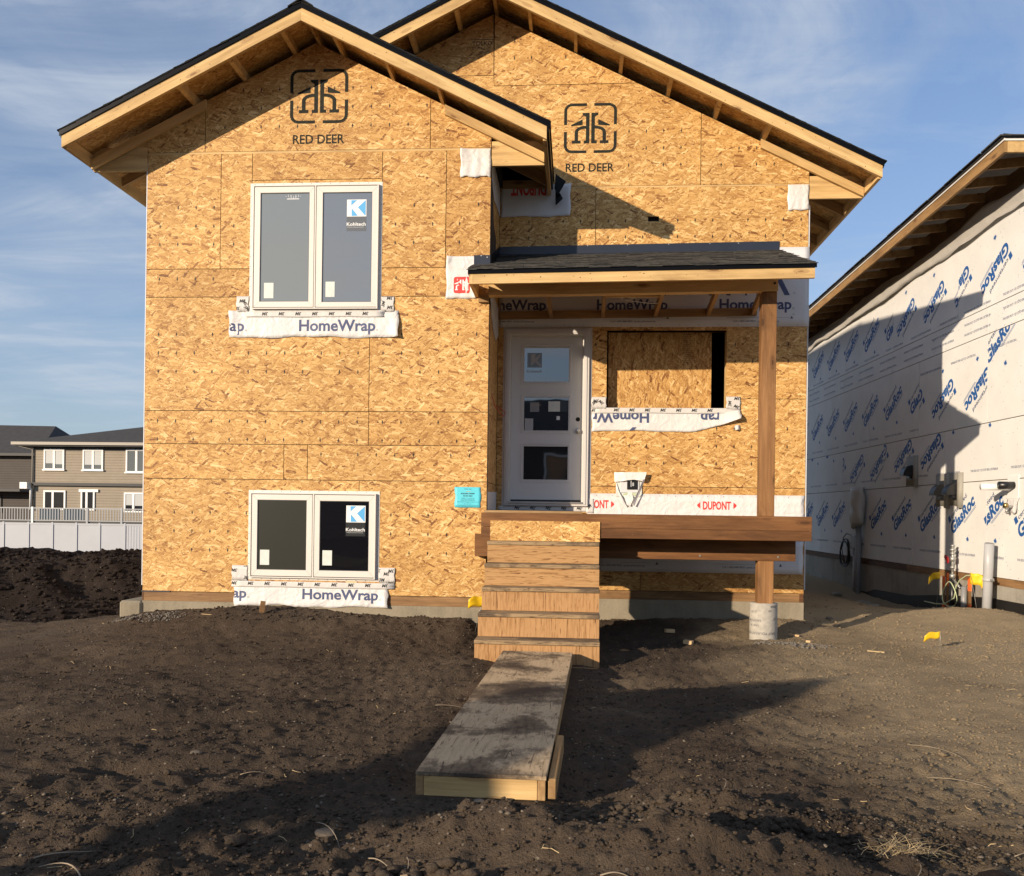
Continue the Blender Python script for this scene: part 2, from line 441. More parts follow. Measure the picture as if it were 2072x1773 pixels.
M['siding_dark'] = mat_siding('brown_siding', (.065, .055, .050), 0.2)
M['roof_far'] = mat_plain('charcoal_roof', (.050, .048, .048), 0.9, 0.25, 3.0)
M['eave_dark'] = mat_plain('dark_eave', (.035, .034, .034), 0.6)
M['eave_tan'] = mat_plain('tan_gutter', (.32, .29, .24), 0.5)
M['fence'] = mat_plain('shaded_white_fence', (.36, .385, .43), 0.5, 0.04, 1.0)  # blue-grey base holds the shade lying on white vinyl
M['rail'] = mat_plain('deck_rail', (.30, .32, .34), 0.5)
M['rail_glass'] = mat_plain('rail_glass', (.16, .19, .22), 0.15)
M['far_glass'] = mat_glass('far_window', (.10, .11, .11), 1.8, 0.05)
M['far_blind'] = mat_plain('window_blind', (.40, .42, .42), 0.5)


# ------------------------------------------------------------------ building helpers
def finish(name, verts, faces, mat, parent=None, mtx=None, smooth=False):
    """link ONE mesh object; verts are in world space and stored relative to mtx"""
    me = bpy.data.meshes.new(name)
    mtx = mtx or Matrix.Translation(Vector(verts[0]) if len(verts) else Vector((0, 0, 0)))
    inv = mtx.inverted()
    me.from_pydata([inv @ Vector(v) for v in verts], [], faces)
    me.validate()
    bm = bmesh.new()
    bm.from_mesh(me)
    bmesh.ops.recalc_face_normals(bm, faces=bm.faces)
    bm.to_mesh(me)
    bm.free()
    if smooth:
        me.shade_smooth()
    o = bpy.data.objects.new(name, me)
    COL.objects.link(o)
    me.materials.append(M[mat] if isinstance(mat, str) else mat)
    o.matrix_world = mtx
    if parent is not None:
        o.parent = parent
        o.matrix_parent_inverse = WM(parent).inverted()
    o['_w'] = [x for row in mtx for x in row]
    return o


def WM(o):
    w = o['_w']
    return Matrix((w[0:4], w[4:8], w[8:12], w[12:16]))


def tag(o, label=None, cat=None, group=None, kind=None):
    for k, v in (('label', label), ('category', cat), ('group', group), ('kind', kind)):
        if v:
            o[k] = v
    return o


def thing(name, loc, label, cat, rz=0.0, group=None):
    o = bpy.data.objects.new(name, None)
    o.empty_display_size = 0.2
    COL.objects.link(o)
    mt = Matrix.Translation(Vector(loc)) @ Matrix.Rotation(rz, 4, 'Z')
    o.matrix_world = mt
    o['_w'] = [x for row in mt for x in row]
    return tag(o, label, cat, group)


BOXF = [(0, 1, 2, 3), (4, 7, 6, 5), (0, 4, 5, 1), (1, 5, 6, 2), (2, 6, 7, 3), (3, 7, 4, 0)]


def boxv(x0, x1, y0, y1, z0, z1):
    return [(x0, y0, z0), (x1, y0, z0), (x1, y1, z0), (x0, y1, z0), (x0, y0, z1), (x1, y0, z1), (x1, y1, z1), (x0, y1, z1)]


def bev(o, r):
    """soften the edges of a small solid"""
    bm = bmesh.new()
    bm.from_mesh(o.data)
    bmesh.ops.bevel(bm, geom=bm.edges[:], offset=r, segments=1, affect='EDGES', clamp_overlap=True)
    bm.to_mesh(o.data)
    bm.free()
    return o


def box(name, x0, x1, y0, y1, z0, z1, mat, parent=None, axis='X', b=0.0, frame=None):
    """frame: matrix of a rotated local frame the numbers are given in; axis: the way the grain runs"""
    vs = boxv(x0, x1, y0, y1, z0, z1)
    F = frame or Matrix.Identity(4)
    base = F @ Matrix.Translation((x0, y0, z0))
    if axis == 'Y':
        base = base @ Matrix.Rotation(PI / 2, 4, 'Z')
    elif axis == 'Z':
        base = base @ Matrix.Rotation(-PI / 2, 4, 'Y')
    o = finish(name, [F @ Vector(v) for v in vs], BOXF, mat, parent, base)
    return bev(o, b) if b else o


def prism(name, poly, y0, y1, mat, parent=None, rot=0.0, frame=None):
    """outline in the XZ plane pushed from y0 to y1; rot turns the local frame so that grain follows a slope"""
    k = len(poly)
    vs = [(x, y0, z) for x, z in poly] + [(x, y1, z) for x, z in poly]
    fs = [tuple(range(k)), tuple(range(2 * k - 1, k - 1, -1))] + [(i, (i + 1) % k, k + (i + 1) % k, k + i) for i in range(k)]
    F = frame or Matrix.Identity(4)
    base = F @ Matrix.Translation((poly[0][0], y0, poly[0][1])) @ Matrix.Rotation(-rot, 4, 'Y')
    return finish(name, [F @ Vector(v) for v in vs], fs, mat, parent, base)


def panel(name, x0, x1, z0, z1, y0, y1, mat, parent=None, holes=(), frame=None):
    """a sheet in the XZ plane with rectangular openings cut through it"""
    xs = sorted({x0, x1, *[min(max(v, x0), x1) for h in holes for v in h[0:2]]})
    zs = sorted({z0, z1, *[min(max(v, z0), z1) for h in holes for v in h[2:4]]})

    def solid(i, j):
        if i < 0 or j < 0 or i >= len(xs) - 1 or j >= len(zs) - 1:
            return False
        cx, cz = (xs[i] + xs[i + 1]) / 2, (zs[j] + zs[j + 1]) / 2
        return not any(h[0] < cx < h[1] and h[2] < cz < h[3] for h in holes)
    vs, idx, fs = [], {}, []

    def vid(i, j, s):
        if (i, j, s) not in idx:
            idx[(i, j, s)] = len(vs)
            vs.append((xs[i], y1 if s else y0, zs[j]))
        return idx[(i, j, s)]
    for i in range(len(xs) - 1):
        for j in range(len(zs) - 1):
            if not solid(i, j):
                continue
            c = [(i, j), (i + 1, j), (i + 1, j + 1), (i, j + 1)]
            fs.append(tuple(vid(a, b2, 0) for a, b2 in c))
            fs.append(tuple(vid(a, b2, 1) for a, b2 in reversed(c)))
            for (di, dj, e) in ((0, -1, (0, 1)), (1, 0, (1, 2)), (0, 1, (2, 3)), (-1, 0, (3, 0))):
                if not solid(i + di, j + dj):
                    a, b2 = c[e[0]], c[e[1]]
                    fs.append((vid(*a, 0), vid(*a, 1), vid(*b2, 1), vid(*b2, 0)))
    F = frame or Matrix.Identity(4)
    return finish(name, [F @ Vector(v) for v in vs], fs, mat, parent, F @ Matrix.Translation((x0, y0, z0)))


def tube(name, pts, r, mat, parent=None, seg=8, closed=False, caps=True, radii=None):
    vs, fs = [], []
    P = [Vector(p) for p in pts]
    k = len(P)
    up = Vector((0, 0, 1))
    for i, p in enumerate(P):
        t = (P[(i + 1) % k] - P[i - 1]) if closed else (P[min(i + 1, k - 1)] - P[max(i - 1, 0)])
        t.normalize()
        a = t.cross(up)
        if a.length < 1e-3:
            a = t.cross(Vector((1, 0, 0)))
        a.normalize()
        c = a.cross(t)
        rr = radii[i] if radii else r
        for s in range(seg):
            an = 2 * PI * s / seg
            vs.append(p + (a * math.cos(an) + c * math.sin(an)) * rr)
    rng = range(k if closed else k - 1)
    for i in rng:
        j = (i + 1) % k
        for s in range(seg):
            fs.append((i * seg + s, i * seg + (s + 1) % seg, j * seg + (s + 1) % seg, j * seg + s))
    if caps and not closed:
        fs.append(tuple(range(seg - 1, -1, -1)))
        fs.append(tuple((k - 1) * seg + s for s in range(seg)))
    return finish(name, vs, fs, mat, parent, Matrix.Translation(P[0]), smooth=True)


# ------------------------------------------------------------------ printed lettering (flat ink, built from the built-in font)
_tc = {}


def glyphs(s, bold=0.0, shear=0.0):
    key = (s, bold, shear)
    if key in _tc:
        return _tc[key]
    cu = bpy.data.curves.new('lettering', 'FONT')
    cu.body = s
    cu.size = 1.0
    cu.resolution_u = 3
    cu.offset = bold
    cu.shear = shear
    o = bpy.data.objects.new('lettering', cu)
    COL.objects.link(o)
    dg = bpy.context.evaluated_depsgraph_get()
    dg.update()
    me = bpy.data.meshes.new_from_object(o.evaluated_get(dg))
    v = np.zeros(len(me.vertices) * 3)
    me.vertices.foreach_get('co', v)
    v = v.reshape(-1, 3)[:, :2].copy()
    f = [tuple(p.vertices) for p in me.polygons]
    bpy.data.objects.remove(o)
    bpy.data.curves.remove(cu)
    bpy.data.meshes.remove(me)
    if len(v):
        v[:, 0] -= v[:, 0].min()
    _tc[key] = (v, f)
    return _tc[key]


CAP = 0.70


class Ink:
    """collects flat print in a plane (u right, w up) and links it as one mesh lying just in front of the sheet"""
    def __init__(self):
        self.v, self.f = [], []

    def poly(self, pts):
        k = len(self.v)
        self.v += [tuple(p) for p in pts]
        self.f.append(tuple(range(k, k + len(pts))))

    def rect(self, u0, u1, w0, w1):
        self.poly([(u0, w0), (u1, w0), (u1, w1), (u0, w1)])

    def text(self, s, u, w, cap, width=None, bold=0.0, shear=0.0, ang=0.0, flip=False):
        v, f = glyphs(s, bold, shear)
        if not len(v):
            return
        sy = cap / CAP
        sx = width / v[:, 0].max() if width else sy
        p = v * np.array([sx, sy])
        if flip:                                     # turned upside down about the middle of the word
            p = np.array([v[:, 0].max() * sx, cap]) - p
        ca, sa = math.cos(ang), math.sin(ang)
        k = len(self.v)
        self.v += [(u + a * ca - b2 * sa, w + a * sa + b2 * ca) for a, b2 in p]
        self.f += [tuple(k + i for i in q) for q in f]

    def transform(self, fn):
        self.v = [fn(a, b2) for a, b2 in self.v]

    def build(self, name, mat, parent, y, frame=None, clip=None, to=None):
        """to: function (u, w) -> point, when the sheet is not the plane y = const"""
        F = frame or Matrix.Identity(4)
        vs, fs = self.v, self.f
        if clip:
            bm = bmesh.new()
            bv = [bm.verts.new((a, 0, b2)) for a, b2 in vs]
            for q in fs:
                try:
                    bm.faces.new([bv[i] for i in q])
                except ValueError:
                    pass
            for co, no in (((clip[0], 0, 0), (-1, 0, 0)), ((clip[1], 0, 0), (1, 0, 0)), ((0, 0, clip[2]), (0, 0, -1)), ((0, 0, clip[3]), (0, 0, 1))):
                bmesh.ops.bisect_plane(bm, geom=bm.verts[:] + bm.edges[:] + bm.faces[:], plane_co=co, plane_no=no, clear_outer=True)
            bm.verts.index_update()
            vs = [(v.co.x, v.co.z) for v in bm.verts]
            fs = [tuple(v.index for v in f.verts) for f in bm.faces]
            bm.free()
        if not fs:
            return None
        if to:
            w3 = [Vector(to(a, b2)) for a, b2 in vs]
        else:
            w3 = [F @ Vector((a, y, b2)) for a, b2 in vs]
        me = bpy.data.meshes.new(name)
        mt = Matrix.Translation(w3[0])
        inv = mt.inverted()
        me.from_pydata([inv @ v for v in w3], [], fs)
        o = bpy.data.objects.new(name, me)
        o['kind'] = 'stuff'                         # letters and specks of print: flat ink, too small to take apart
        COL.objects.link(o)
        me.materials.append(M[mat])
        o.matrix_world = mt
        o['_w'] = [x for row in mt for x in row]
        if parent is not None:
            o.parent = parent
            o.matrix_parent_inverse = WM(parent).inverted()
        return o


# ------------------------------------------------------------------ ground
def vnoise(x, y, seed):
    xi, yi = np.floor(x).astype(np.int64), np.floor(y).astype(np.int64)
    fx, fy = x - xi, y - yi
    fx, fy = fx * fx * (3 - 2 * fx), fy * fy * (3 - 2 * fy)

    def h(a, b):
        k = (a * 374761393 + b * 668265263 + seed * 974634777) & 0xFFFFFFFF
        k = ((k ^ (k >> 13)) * 1274126177) & 0xFFFFFFFF
        return ((k ^ (k >> 16)) & 0xFFFF) / 65535.0
    a, b, c, d = h(xi, yi), h(xi + 1, yi), h(xi, yi + 1), h(xi + 1, yi + 1)
    return (a + (b - a) * fx) * (1 - fy) + (c + (d - c) * fx) * fy - 0.5


def fbm(x, y, f, o, seed, g=0.5):
    s, a = 0, 1.0
    for i in range(o):
        s = s + a * vnoise(x * f + i * 17.3, y * f - i * 9.1, seed + i)
        f *= 2.03
        a *= g
    return s


def sst(a, b, v):
    t = np.clip((v - a) / (b - a), 0, 1)
    return t * t * (3 - 2 * t)


def hill(x, y, cx, cy, rx, ry, h, rot=0.0):
    c, s = math.cos(rot), math.sin(rot)
    dx, dy = x - cx, y - cy
    u, v = (dx * c + dy * s) / rx, (-dx * s + dy * c) / ry
    return h * np.exp(-(u * u + v * v))


def ground(x, y):
    x, y = np.asarray(x, float), np.asarray(y, float)
    near = 1 - sst(13, 30, np.hypot(x, y - 4))
    z = -1.325 + 0 * x
    z = z + 0.035 * sst(2.0, 4.5, x) * (1 - sst(10, 14, y)) + fbm(x, y, 1.1, 3, 201) * 0.05 * sst(2.0, 4.0, x)
    z = z + hill(x, y, 4.9, 11.6, 1.0, 0.9, 0.17)                    # bank beside the grey standpipe
    z = z - hill(x, y, 5.1, 15.6, 0.6, 1.9, 0.20)                    # open trench against the next house
    z = z + 0.185 * np.exp(-((y - 9.55) / .80) ** 2) * sst(-5.8, -4.7, x) * (1 - sst(-1.2, -.85, x))       # bank against the front wall
    z = z + hill(x, y, -3.3, 9.35, 0.75, 0.5, 0.050) + hill(x, y, -1.75, 9.35, 0.5, 0.45, 0.045)
    z = z + hill(x, y, 1.2, 10.4, 1.2, 0.6, 0.10) + hill(x, y, 2.45, 10.3, 0.5, 0.6, 0.10)
    z = z + hill(x, y, 1.95, 9.2, 0.45, 0.30, 0.05)
    z = z + hill(x, y, 0.62, 3.82, 0.50, 0.20, 0.115, 0.12) + hill(x, y, -0.30, 3.55, 0.30, 0.22, 0.16) + hill(x, y, 0.42, 3.30, 0.55, 0.22, 0.17)
    z = z + hill(x, y, -1.45, 3.05, 0.40, 0.24, 0.10) + hill(x, y, 0.05, 3.0, 0.3, 0.3, 0.06)
    z = z + hill(x, y, 1.8, 3.3, 0.7, 0.35, 0.04) - hill(x, y, -2.3, 4.35, 0.12, 0.09, 0.06) - hill(x, y, -3.2, 6.6, 0.2, 0.1, 0.05)
    z = z - hill(x, y, 0.22, 4.55, 0.34, 0.50, 0.06) - hill(x, y, 0.30, 3.55, 0.10, 0.07, 0.07) - hill(x, y, 1.05, 3.72, 0.12, 0.07, 0.05)
    z = z - 0.12 * sst(-3.5, -6.5, x) * sst(5, 9, y) * (1 - sst(11, 13, y))
    # the lot falls away behind towards the white fence
    z = z - 1.75 * sst(20, 48, y)
    rough = fbm(x, y, 0.7, 3, 3) * 0.075 + fbm(x, y, 3.1, 4, 11, 0.55) * 0.026 * near
    ridg = 1 - np.abs(fbm(x + 0.3 * fbm(x, y, 1.3, 2, 5), y, 5.2, 3, 23)) * 3.2
    rough = rough - np.clip(ridg - 0.72, 0, 1) * 0.06 * near * (0.3 + 0.7 * sst(5.0, 3.4, y))
    lump = np.clip(fbm(x, y, 9.0, 2, 41) - 0.12, 0, 1) * 0.09 * near * (0.25 + sst(5.2, 3.4, y) * 0.75)
    fine = fbm(x, y, 15.0, 3, 31, 0.75) * 0.021 * near
    # scrapes left by the grader's blade, running across the lot
    u, v = x * .94 + y * .34, -x * .34 + y * .94
    scr = fbm(u * .22, v * 2.6, 1.0, 4, 131, 0.6) * .050 + fbm(u * .35, v * 7.0, 1.0, 3, 141, 0.6) * .020
    for k, (v0, dp) in enumerate(((5.9, .030), (6.35, .024), (7.5, .020), (8.2, .016), (4.9, .02))):      # faint ruts
        fine = fine - dp * np.exp(-((v - v0 - .12 * np.sin(u * .8 + k)) / .10) ** 2) * near * (.4 + .6 * (fbm(u, v, .9, 2, 150 + k) > -.15))
    fine = fine + scr * near * sst(3.6, 4.6, y)
    flat = 1 - 0.55 * sst(0.5, 3.0, x) * sst(4.4, 5.6, y)
    # trodden flat under the walkway and steps
    walk = sst(0.55, 0.25, np.abs(x + 0.40 - (y - 4.1) * 0.02)) * sst(3.9, 4.1, y) * (1 - sst(8.6, 9.0, y))
    z = z + (rough + lump + fine) * flat * (1 - 0.8 * walk)
    return z * 1.0


def gz(x, y):
    return float(ground(np.array([x]), np.array([y]))[0])


def berm(x, y):
    """spoil heap beyond the left corner of the house"""
    x, y = np.asarray(x, float), np.asarray(y, float)
    rise = sst(9.9, 13.2, y + 0.35 * np.sin(x * 1.3) + 0.25 * fbm(x, y, 0.6, 2, 77))
    top = -0.80 + 0.07 * fbm(x, y, 0.8, 3, 71) + hill(x, y, -7.0, 13.2, 0.9, 1.2, 0.08) - 0.33 * sst(-6.6, -5.5, x)
    z = -1.62 + (top + 1.62) * rise * (1 - sst(15.0, 19.0, y))
    z = z + fbm(x, y, 2.2, 5, 55, 0.55) * 0.15 + np.clip(fbm(x, y, 8.0, 2, 91) - 0.10, 0, 1) * 0.10 + fbm(x, y, 15.0, 2, 95) * 0.03
    z = z - hill(x, y, -7.6, 11.4, 0.9, 0.25, 0.22, 0.25) - hill(x, y, -6.6, 12.0, 0.8, 0.2, 0.18, -0.2)
    return z


def sheet(name, xs, ys, fn, mat):
    X, Y = np.meshgrid(xs, ys)
    Z = fn(X, Y)
    nx, ny = len(xs), len(ys)
    co = np.stack([X, Y, Z], -1).reshape(-1, 3).astype(np.float32)
    i = np.arange((nx - 1) * (ny - 1))
    r, c = i // (nx - 1), i % (nx - 1)
    a = r * nx + c
    q = np.stack([a, a + 1, a + nx + 1, a + nx], -1).astype(np.int32)
    me = bpy.data.meshes.new(name)
    me.vertices.add(len(co))
    me.vertices.foreach_set('co', co.ravel())
    me.loops.add(q.size)
    me.loops.foreach_set('vertex_index', q.ravel())
    me.polygons.add(len(q))
    me.polygons.foreach_set('loop_start', np.arange(0, q.size, 4, dtype=np.int32))
    me.update(calc_edges=True)
    me.validate()
    me.shade_smooth()
    o = bpy.data.objects.new(name, me)
    COL.objects.link(o)
    me.materials.append(M[mat])
    return o


def graded(*segs):
    out = []
    for a, b, st in segs:
        k = max(1, int(round((b - a) / st)))
        out += [a + (b - a) * i / k for i in range(k)]
    out.append(segs[-1][1])
    return np.array(out)


gx = graded((-900, -120, 130), (-120, -40, 10), (-40, -12, 2), (-12, -5, .12), (-5, -2.6, .04), (-2.6, 2.6, .02), (2.6, 6.6, .03), (6.6, 12, .3), (12, 40, 2.5), (40, 120, 10), (120, 900, 130))
gy = graded((-900, -120, 130), (-120, -20, 10), (-20, -2, 1.5), (-2, 2.4, .3), (2.4, 4.4, .016), (4.4, 6.5, .024), (6.5, 10.6, .034), (10.6, 16.5, .05), (16.5, 17, .1), (17, 30, .5), (30, 90, 4), (90, 200, 11), (200, 1500, 130))
tag(sheet('ground', gx, gy, ground, 'soil'), 'dark bare soil of the building lot', None, None, 'structure')
bx = graded((-24, -11, .16), (-11, -5.0, .04))
by = graded((9.9, 14.4, .035), (14.4, 20.5, .2))
tag(sheet('soil_mound', bx, by, berm, 'soil_dark'), 'heap of moist black topsoil beyond the left corner', None, None, 'structure')


def clods(name, count, region, rmin, rmax, mat, seed, surf=ground, power=2.6, label=None, squash=0.75):
    """loose crumbs of earth lying on the sheet, too many to count: one mesh"""
    rng = np.random.default_rng(seed)
    base = np.array([(1, 0, 0), (-1, 0, 0), (0, 1, 0), (0, -1, 0), (0, 0, 1), (0, 0, -1), (.6, .6, .5), (-.6, .6, .45), (.55, -.6, .5), (-.6, -.55, .5)])
    bm = bmesh.new()
    for p in base:
        bm.verts.new(p)
    bmesh.ops.convex_hull(bm, input=bm.verts)
    bm.verts.index_update()
    tri = np.array([[v.index for v in f.verts] for f in bm.faces if len(f.verts) == 3], dtype=np.int32)
    bm.free()
    x, y = region(rng, count)
    r = rmin + (rmax - rmin) * rng.random(count) ** power
    z = surf(x, y)
    an = rng.random(count) * 6.283
    d = base[None] * (1 + 0.35 * (rng.random((count, len(base), 1)) - 0.5)) * r[:, None, None]
    d[:, :, 0] *= 1.0 + 0.5 * rng.random((count, 1))
    d[:, :, 2] *= squash
    c, s = np.cos(an)[:, None], np.sin(an)[:, None]
    dx, dy = d[:, :, 0] * c - d[:, :, 1] * s, d[:, :, 0] * s + d[:, :, 1] * c
    co = np.stack([dx + x[:, None], dy + y[:, None], d[:, :, 2] + (z + r * 0.25)[:, None]], -1).reshape(-1, 3).astype(np.float32)
    q = (tri[None] + (np.arange(count) * len(base))[:, None, None]).reshape(-1, 3).astype(np.int32)
    me = bpy.data.meshes.new(name)
    me.vertices.add(len(co))
    me.vertices.foreach_set('co', co.ravel())
    me.loops.add(q.size)
    me.loops.foreach_set('vertex_index', q.ravel())
    me.polygons.add(len(q))
    me.polygons.foreach_set('loop_start', np.arange(0, q.size, 3, dtype=np.int32))
    me.update(calc_edges=True)
    o = bpy.data.objects.new(name, me)
    COL.objects.link(o)
    me.materials.append(M[mat])
    return tag(o, label, None, None, 'stuff')


def reg_view(d0, d1, p=1.0):
    def f(rng, k):
        d = d0 + (d1 - d0) * rng.random(k) ** p
        t = -0.66 + 1.20 * rng.random(k)
        x, y = t * d, d
        walk = (np.abs(x + 0.42 - (y - 4.1) * .03) < 0.36) & (y > 4.05) & (y < 7.8)
        inside = (y > 7.7) & (y < 9.0) & (x > -.95) & (x < .3) | (y > 9.5) & (x < -.93) & (x > -4.85) | (y > 10.55) & (x < 2.7) & (x > -4.85)
        x = np.where(walk | inside, x + 1.6, x)
        y = np.where(walk | inside, 3.4 + 0.6 * rng.random(k), y)
        return x, y
    return f


def reg_disc(cx, cy, rx, ry):
    def f(rng, k):
        a, r = rng.random(k) * 6.283, np.sqrt(rng.random(k))
        return cx + np.cos(a) * r * rx, cy + np.sin(a) * r * ry
    return f


clods('soil_clods', 52000, reg_view(2.9, 10.5, 1.15), .002, .011, 'clod', 1, label='loose crumbs of soil over the lot', power=3.5)
clods('soil_clods', 520, reg_view(2.9, 9.5, 1.4), .005, .022, 'clod', 12, label='larger crumbs of soil over the lot', power=2.5)
clods('soil_clods', 900, reg_disc(.45, 3.75, .8, .35), .004, .026, 'clod', 2, label='coarse clods on the near ridge right of the walkway', power=3.0)
clods('soil_clods', 420, reg_disc(-.62, 3.05, .35, .22), .005, .034, 'clod', 3, label='coarse clods at the bottom left of the walkway', power=2.4)
clods('soil_clods', 9000, lambda rng, k: (-11 + 6.2 * rng.random(k), 10.4 + 4.0 * rng.random(k)), .008, .045, 'soil_dark', 4, berm, 3.5, 'black lumps on the topsoil heap')
clods('soil_clods', 2600, lambda rng, k: (2.3 + 3.3 * rng.random(k), 8.6 + 7.0 * rng.random(k) ** 1.5), .003, .018, 'clod', 13, label='crumbs of soil between the two houses', power=4.0)
clods('pale_pebbles', 1900, reg_view(3.2, 11.5, 0.8), .003, .011, 'stone', 5, label='small pale pebbles in the soil', power=2.0)
clods('grey_gravel', 700, reg_disc(-4.55, 9.25, .40, .16), .004, .013, 'gravelgrey', 6, label='grey gravel at the left foundation corner')
clods('grey_gravel', 420, reg_disc(2.22, 9.12, .42, .14), .004, .018, 'gravelgrey', 8, label='spilled concrete crumbs round the post footing')
clods('grey_gravel', 900, reg_disc(4.6, 9.3, 1.2, .30), .003, .010, 'gravelgrey', 9, label='pale gravel streak by the lying flag')
clods('soil_clods', 500, lambda rng, k: (-5.0 + 4.0 * rng.random(k), 9.05 + .42 * rng.random(k)), .004, .020, 'clod', 10, label='crumbs along the front foundation')


def litter(name, count, region, mat, seed, lmin, lmax, r, label):
    """short bits of straw and root strewn over the soil"""
    rng = np.random.default_rng(seed)
    x, y = region(rng, count)
    L = lmin + (lmax - lmin) * rng.random(count) ** 2
    an = rng.random(count) * 6.283
    vs, fs = [], []
    for i in range(count):
        c, s = math.cos(an[i]), math.sin(an[i])
        pts = []
        for t in (0, .5, 1):
            px, py = x[i] + c * L[i] * t - s * L[i] * .12 * math.sin(t * 3.1), y[i] + s * L[i] * t + c * L[i] * .12 * math.sin(t * 3.1)
            pts.append((px, py))
        zz_ = ground(np.array([p[0] for p in pts]), np.array([p[1] for p in pts])) + r * 1.2
        k = len(vs)
        for (px, py), pz in zip(pts, zz_):
            vs += [(px - s * r, py + c * r, pz), (px, py, pz + r * 1.5), (px + s * r, py - c * r, pz)]
        for j in (0, 1):
            for e in (0, 1):
                fs.append((k + j * 3 + e, k + j * 3 + e + 1, k + j * 3 + e + 4, k + j * 3 + e + 3))
    o = finish(name, vs, fs, mat, None, Matrix.Identity(4))
    return tag(o, label, None, None, 'stuff')


litter('straw_litter', 190, reg_view(3.0, 10.0, 1.0), 'straw', 21, .015, .075, .0014, 'bits of dry straw and root strewn over the soil')

# ------------------------------------------------------------------ the unfinished house
H = thing('unfinished_house', (-1.05, 9.6, -1.2), 'unfinished two storey house sheathed in raw strand board with two front gables', 'house')
F1, F2 = 9.52, 10.59
XL, XB, XR = -4.77, -0.955, 2.665            # left corner, corner of the projecting bay, right corner
SL = 0.4975                                  # roof pitch
PITCH = math.atan(SL)
GAP = 0.0035


def roof_bay(x):
    return 5.172 - SL * abs(x + 2.888)


def roof_main(x):
    return 6.053 - SL * abs(x + 1.058)


def marks(p, x0, x1, z0, z1, y, rows, holes=()):
    """the black fastener stamps printed across a sheet"""
    ink = Ink()
    k = 0
    x = x0 + 0.15
    while x < x1 - .04:
        for zc in rows:
            if z0 + .03 < zc < z1 - .03 and (k * 7 + int(zc * 10)) % 5 != 3 and not any(h[0] - .03 < x < h[1] + .03 and h[2] - .03 < zc < h[3] + .03 for h in holes):
                ink.rect(x - .0036, x + .0036, zc - .021, zc + .021)
                ink.rect(x - .010, x + .010, zc - .005, zc + .003)
                ink.rect(x - .007, x + .007, zc + .008, zc + .013)
        x += 0.2035
        k += 1
    ink.build('fastener_stamps', 'blackink', p, y - .0012)


def wall_sheet(x0, x1, z0, z1, F=F1, holes=(), rows=(), mat='osb'):
    p = panel('wall_panel', x0 + GAP, x1 - GAP, z0 + GAP, z1 - GAP, F, F + .011, mat, H, holes)
    if rows:
        marks(p, x0, x1, z0, z1, F, rows, holes)
    return p


# front bay, from the bottom up (a window covers the middle of two courses)
wall_sheet(XL, -2.35, -.925, .32, rows=(-.05, -.255, -.46))
wall_sheet(-2.35, XB, -.925, .32, rows=(-.05, -.255, -.46))
wall_sheet(XL, -3.19, .32, .705, rows=())
wall_sheet(-3.19, -2.927, .32, .705)
wall_sheet(-2.927, XB, .32, .705, rows=(.60,))
wall_sheet(XL, -2.254, .705, 1.07, rows=(.755, .955))
wall_sheet(-2.254, XB, .705, 1.07, rows=(.755, .955))
wall_sheet(XL, -2.257, 1.07, 2.32, rows=(1.50, 1.705, 1.91))
wall_sheet(-2.257, XB, 1.07, 2.32, rows=(1.50, 1.705, 1.91))
wall_sheet(XL, XB, 2.32, 2.63, rows=(2.52,))
wall_sheet(XL, -3.935, 2.63, 3.895, rows=(2.9, 3.1, 3.305))
wall_sheet(-3.935, -3.585, 2.63, 3.895, rows=(2.9, 3.1, 3.305))
wall_sheet(-2.14, -1.439, 2.63, 3.895, rows=(2.9, 3.1, 3.305))
wall_sheet(-3.585, -2.14, 3.30, 3.598)
wall_sheet(-3.585, -2.14, 3.598, 3.895)
wall_sheet(-1.439, XB, 2.63, 3.895, rows=(2.9, 3.1, 3.305))
box('plate_edge', XL, XB - .01, F1 + .002, F1 + .03, 3.893, 3.915, 'spf', H)


def gable_sheet(x0, x1, z0, line, drop, F, rows=(), below=None):
    xs = [x0 + GAP, x1 - GAP]
    pk = {-2.888: roof_bay, -1.058: roof_main}
    mid = [c for c, fn in pk.items() if fn is line and xs[0] < c < xs[1]]
    top = [(x, line(x) - drop) for x in sorted(xs + mid, reverse=True)]
    bot = [(xs[0], z0 + GAP), (xs[1], z0 + GAP)] if below is None else [(x, below(x)) for x in xs]
    p = prism('wall_panel', bot + top, F, F + .011, 'osb', H)
    return p


ga = gable_sheet(XL, -4.12, 3.915, roof_bay, .085, F1)
gb = gable_sheet(-4.12, -1.62, 3.915, roof_bay, .085, F1)
marks(gb, -4.05, -1.62, 3.9, 4.75, F1, (4.18, 4.385, 4.59))
gc = gable_sheet(-1.62, XB, 3.915, roof_bay, .085, F1)
# recessed front
wall_sheet(.772, XR, -.91, .32, F2)
OPN = (.344, 1.742, 1.25, 2.165)
DOOR_HOLE = (-.855, .135, .085, 2.17)
wall_sheet(XB, .772, -.91, .32, F2, [DOOR_HOLE])
wall_sheet(XB, XR, .32, 1.362, F2, [OPN, DOOR_HOLE], rows=(.60, .80, 1.01))
wall_sheet(XB, XR, 1.362, 2.62, F2, [OPN, DOOR_HOLE], rows=(1.80, 2.0))
wall_sheet(XB, .189, 2.62, 3.858, F2, rows=(3.27, 3.46))
VENT = (.805, .935, 3.453, 3.512)
wall_sheet(.189, XR, 2.62, 3.858, F2, [VENT], rows=(3.27, 3.46))
box('plate_edge', XB, XR, F2 + .002, F2 + .03, 3.857, 3.874, 'spf', H)
u1 = prism('wall_panel', [(-2.75, 5.105), (-.335, 3.877), (1.413 - GAP, 3.877), (1.413 - GAP, roof_main(1.413 - GAP) - .105),
                          (.665, 5.088), (-1.045 + GAP, 5.088), (-1.045 - GAP, 5.215), (-2.53, 5.215)], F2, F2 + .011, 'osb', H)
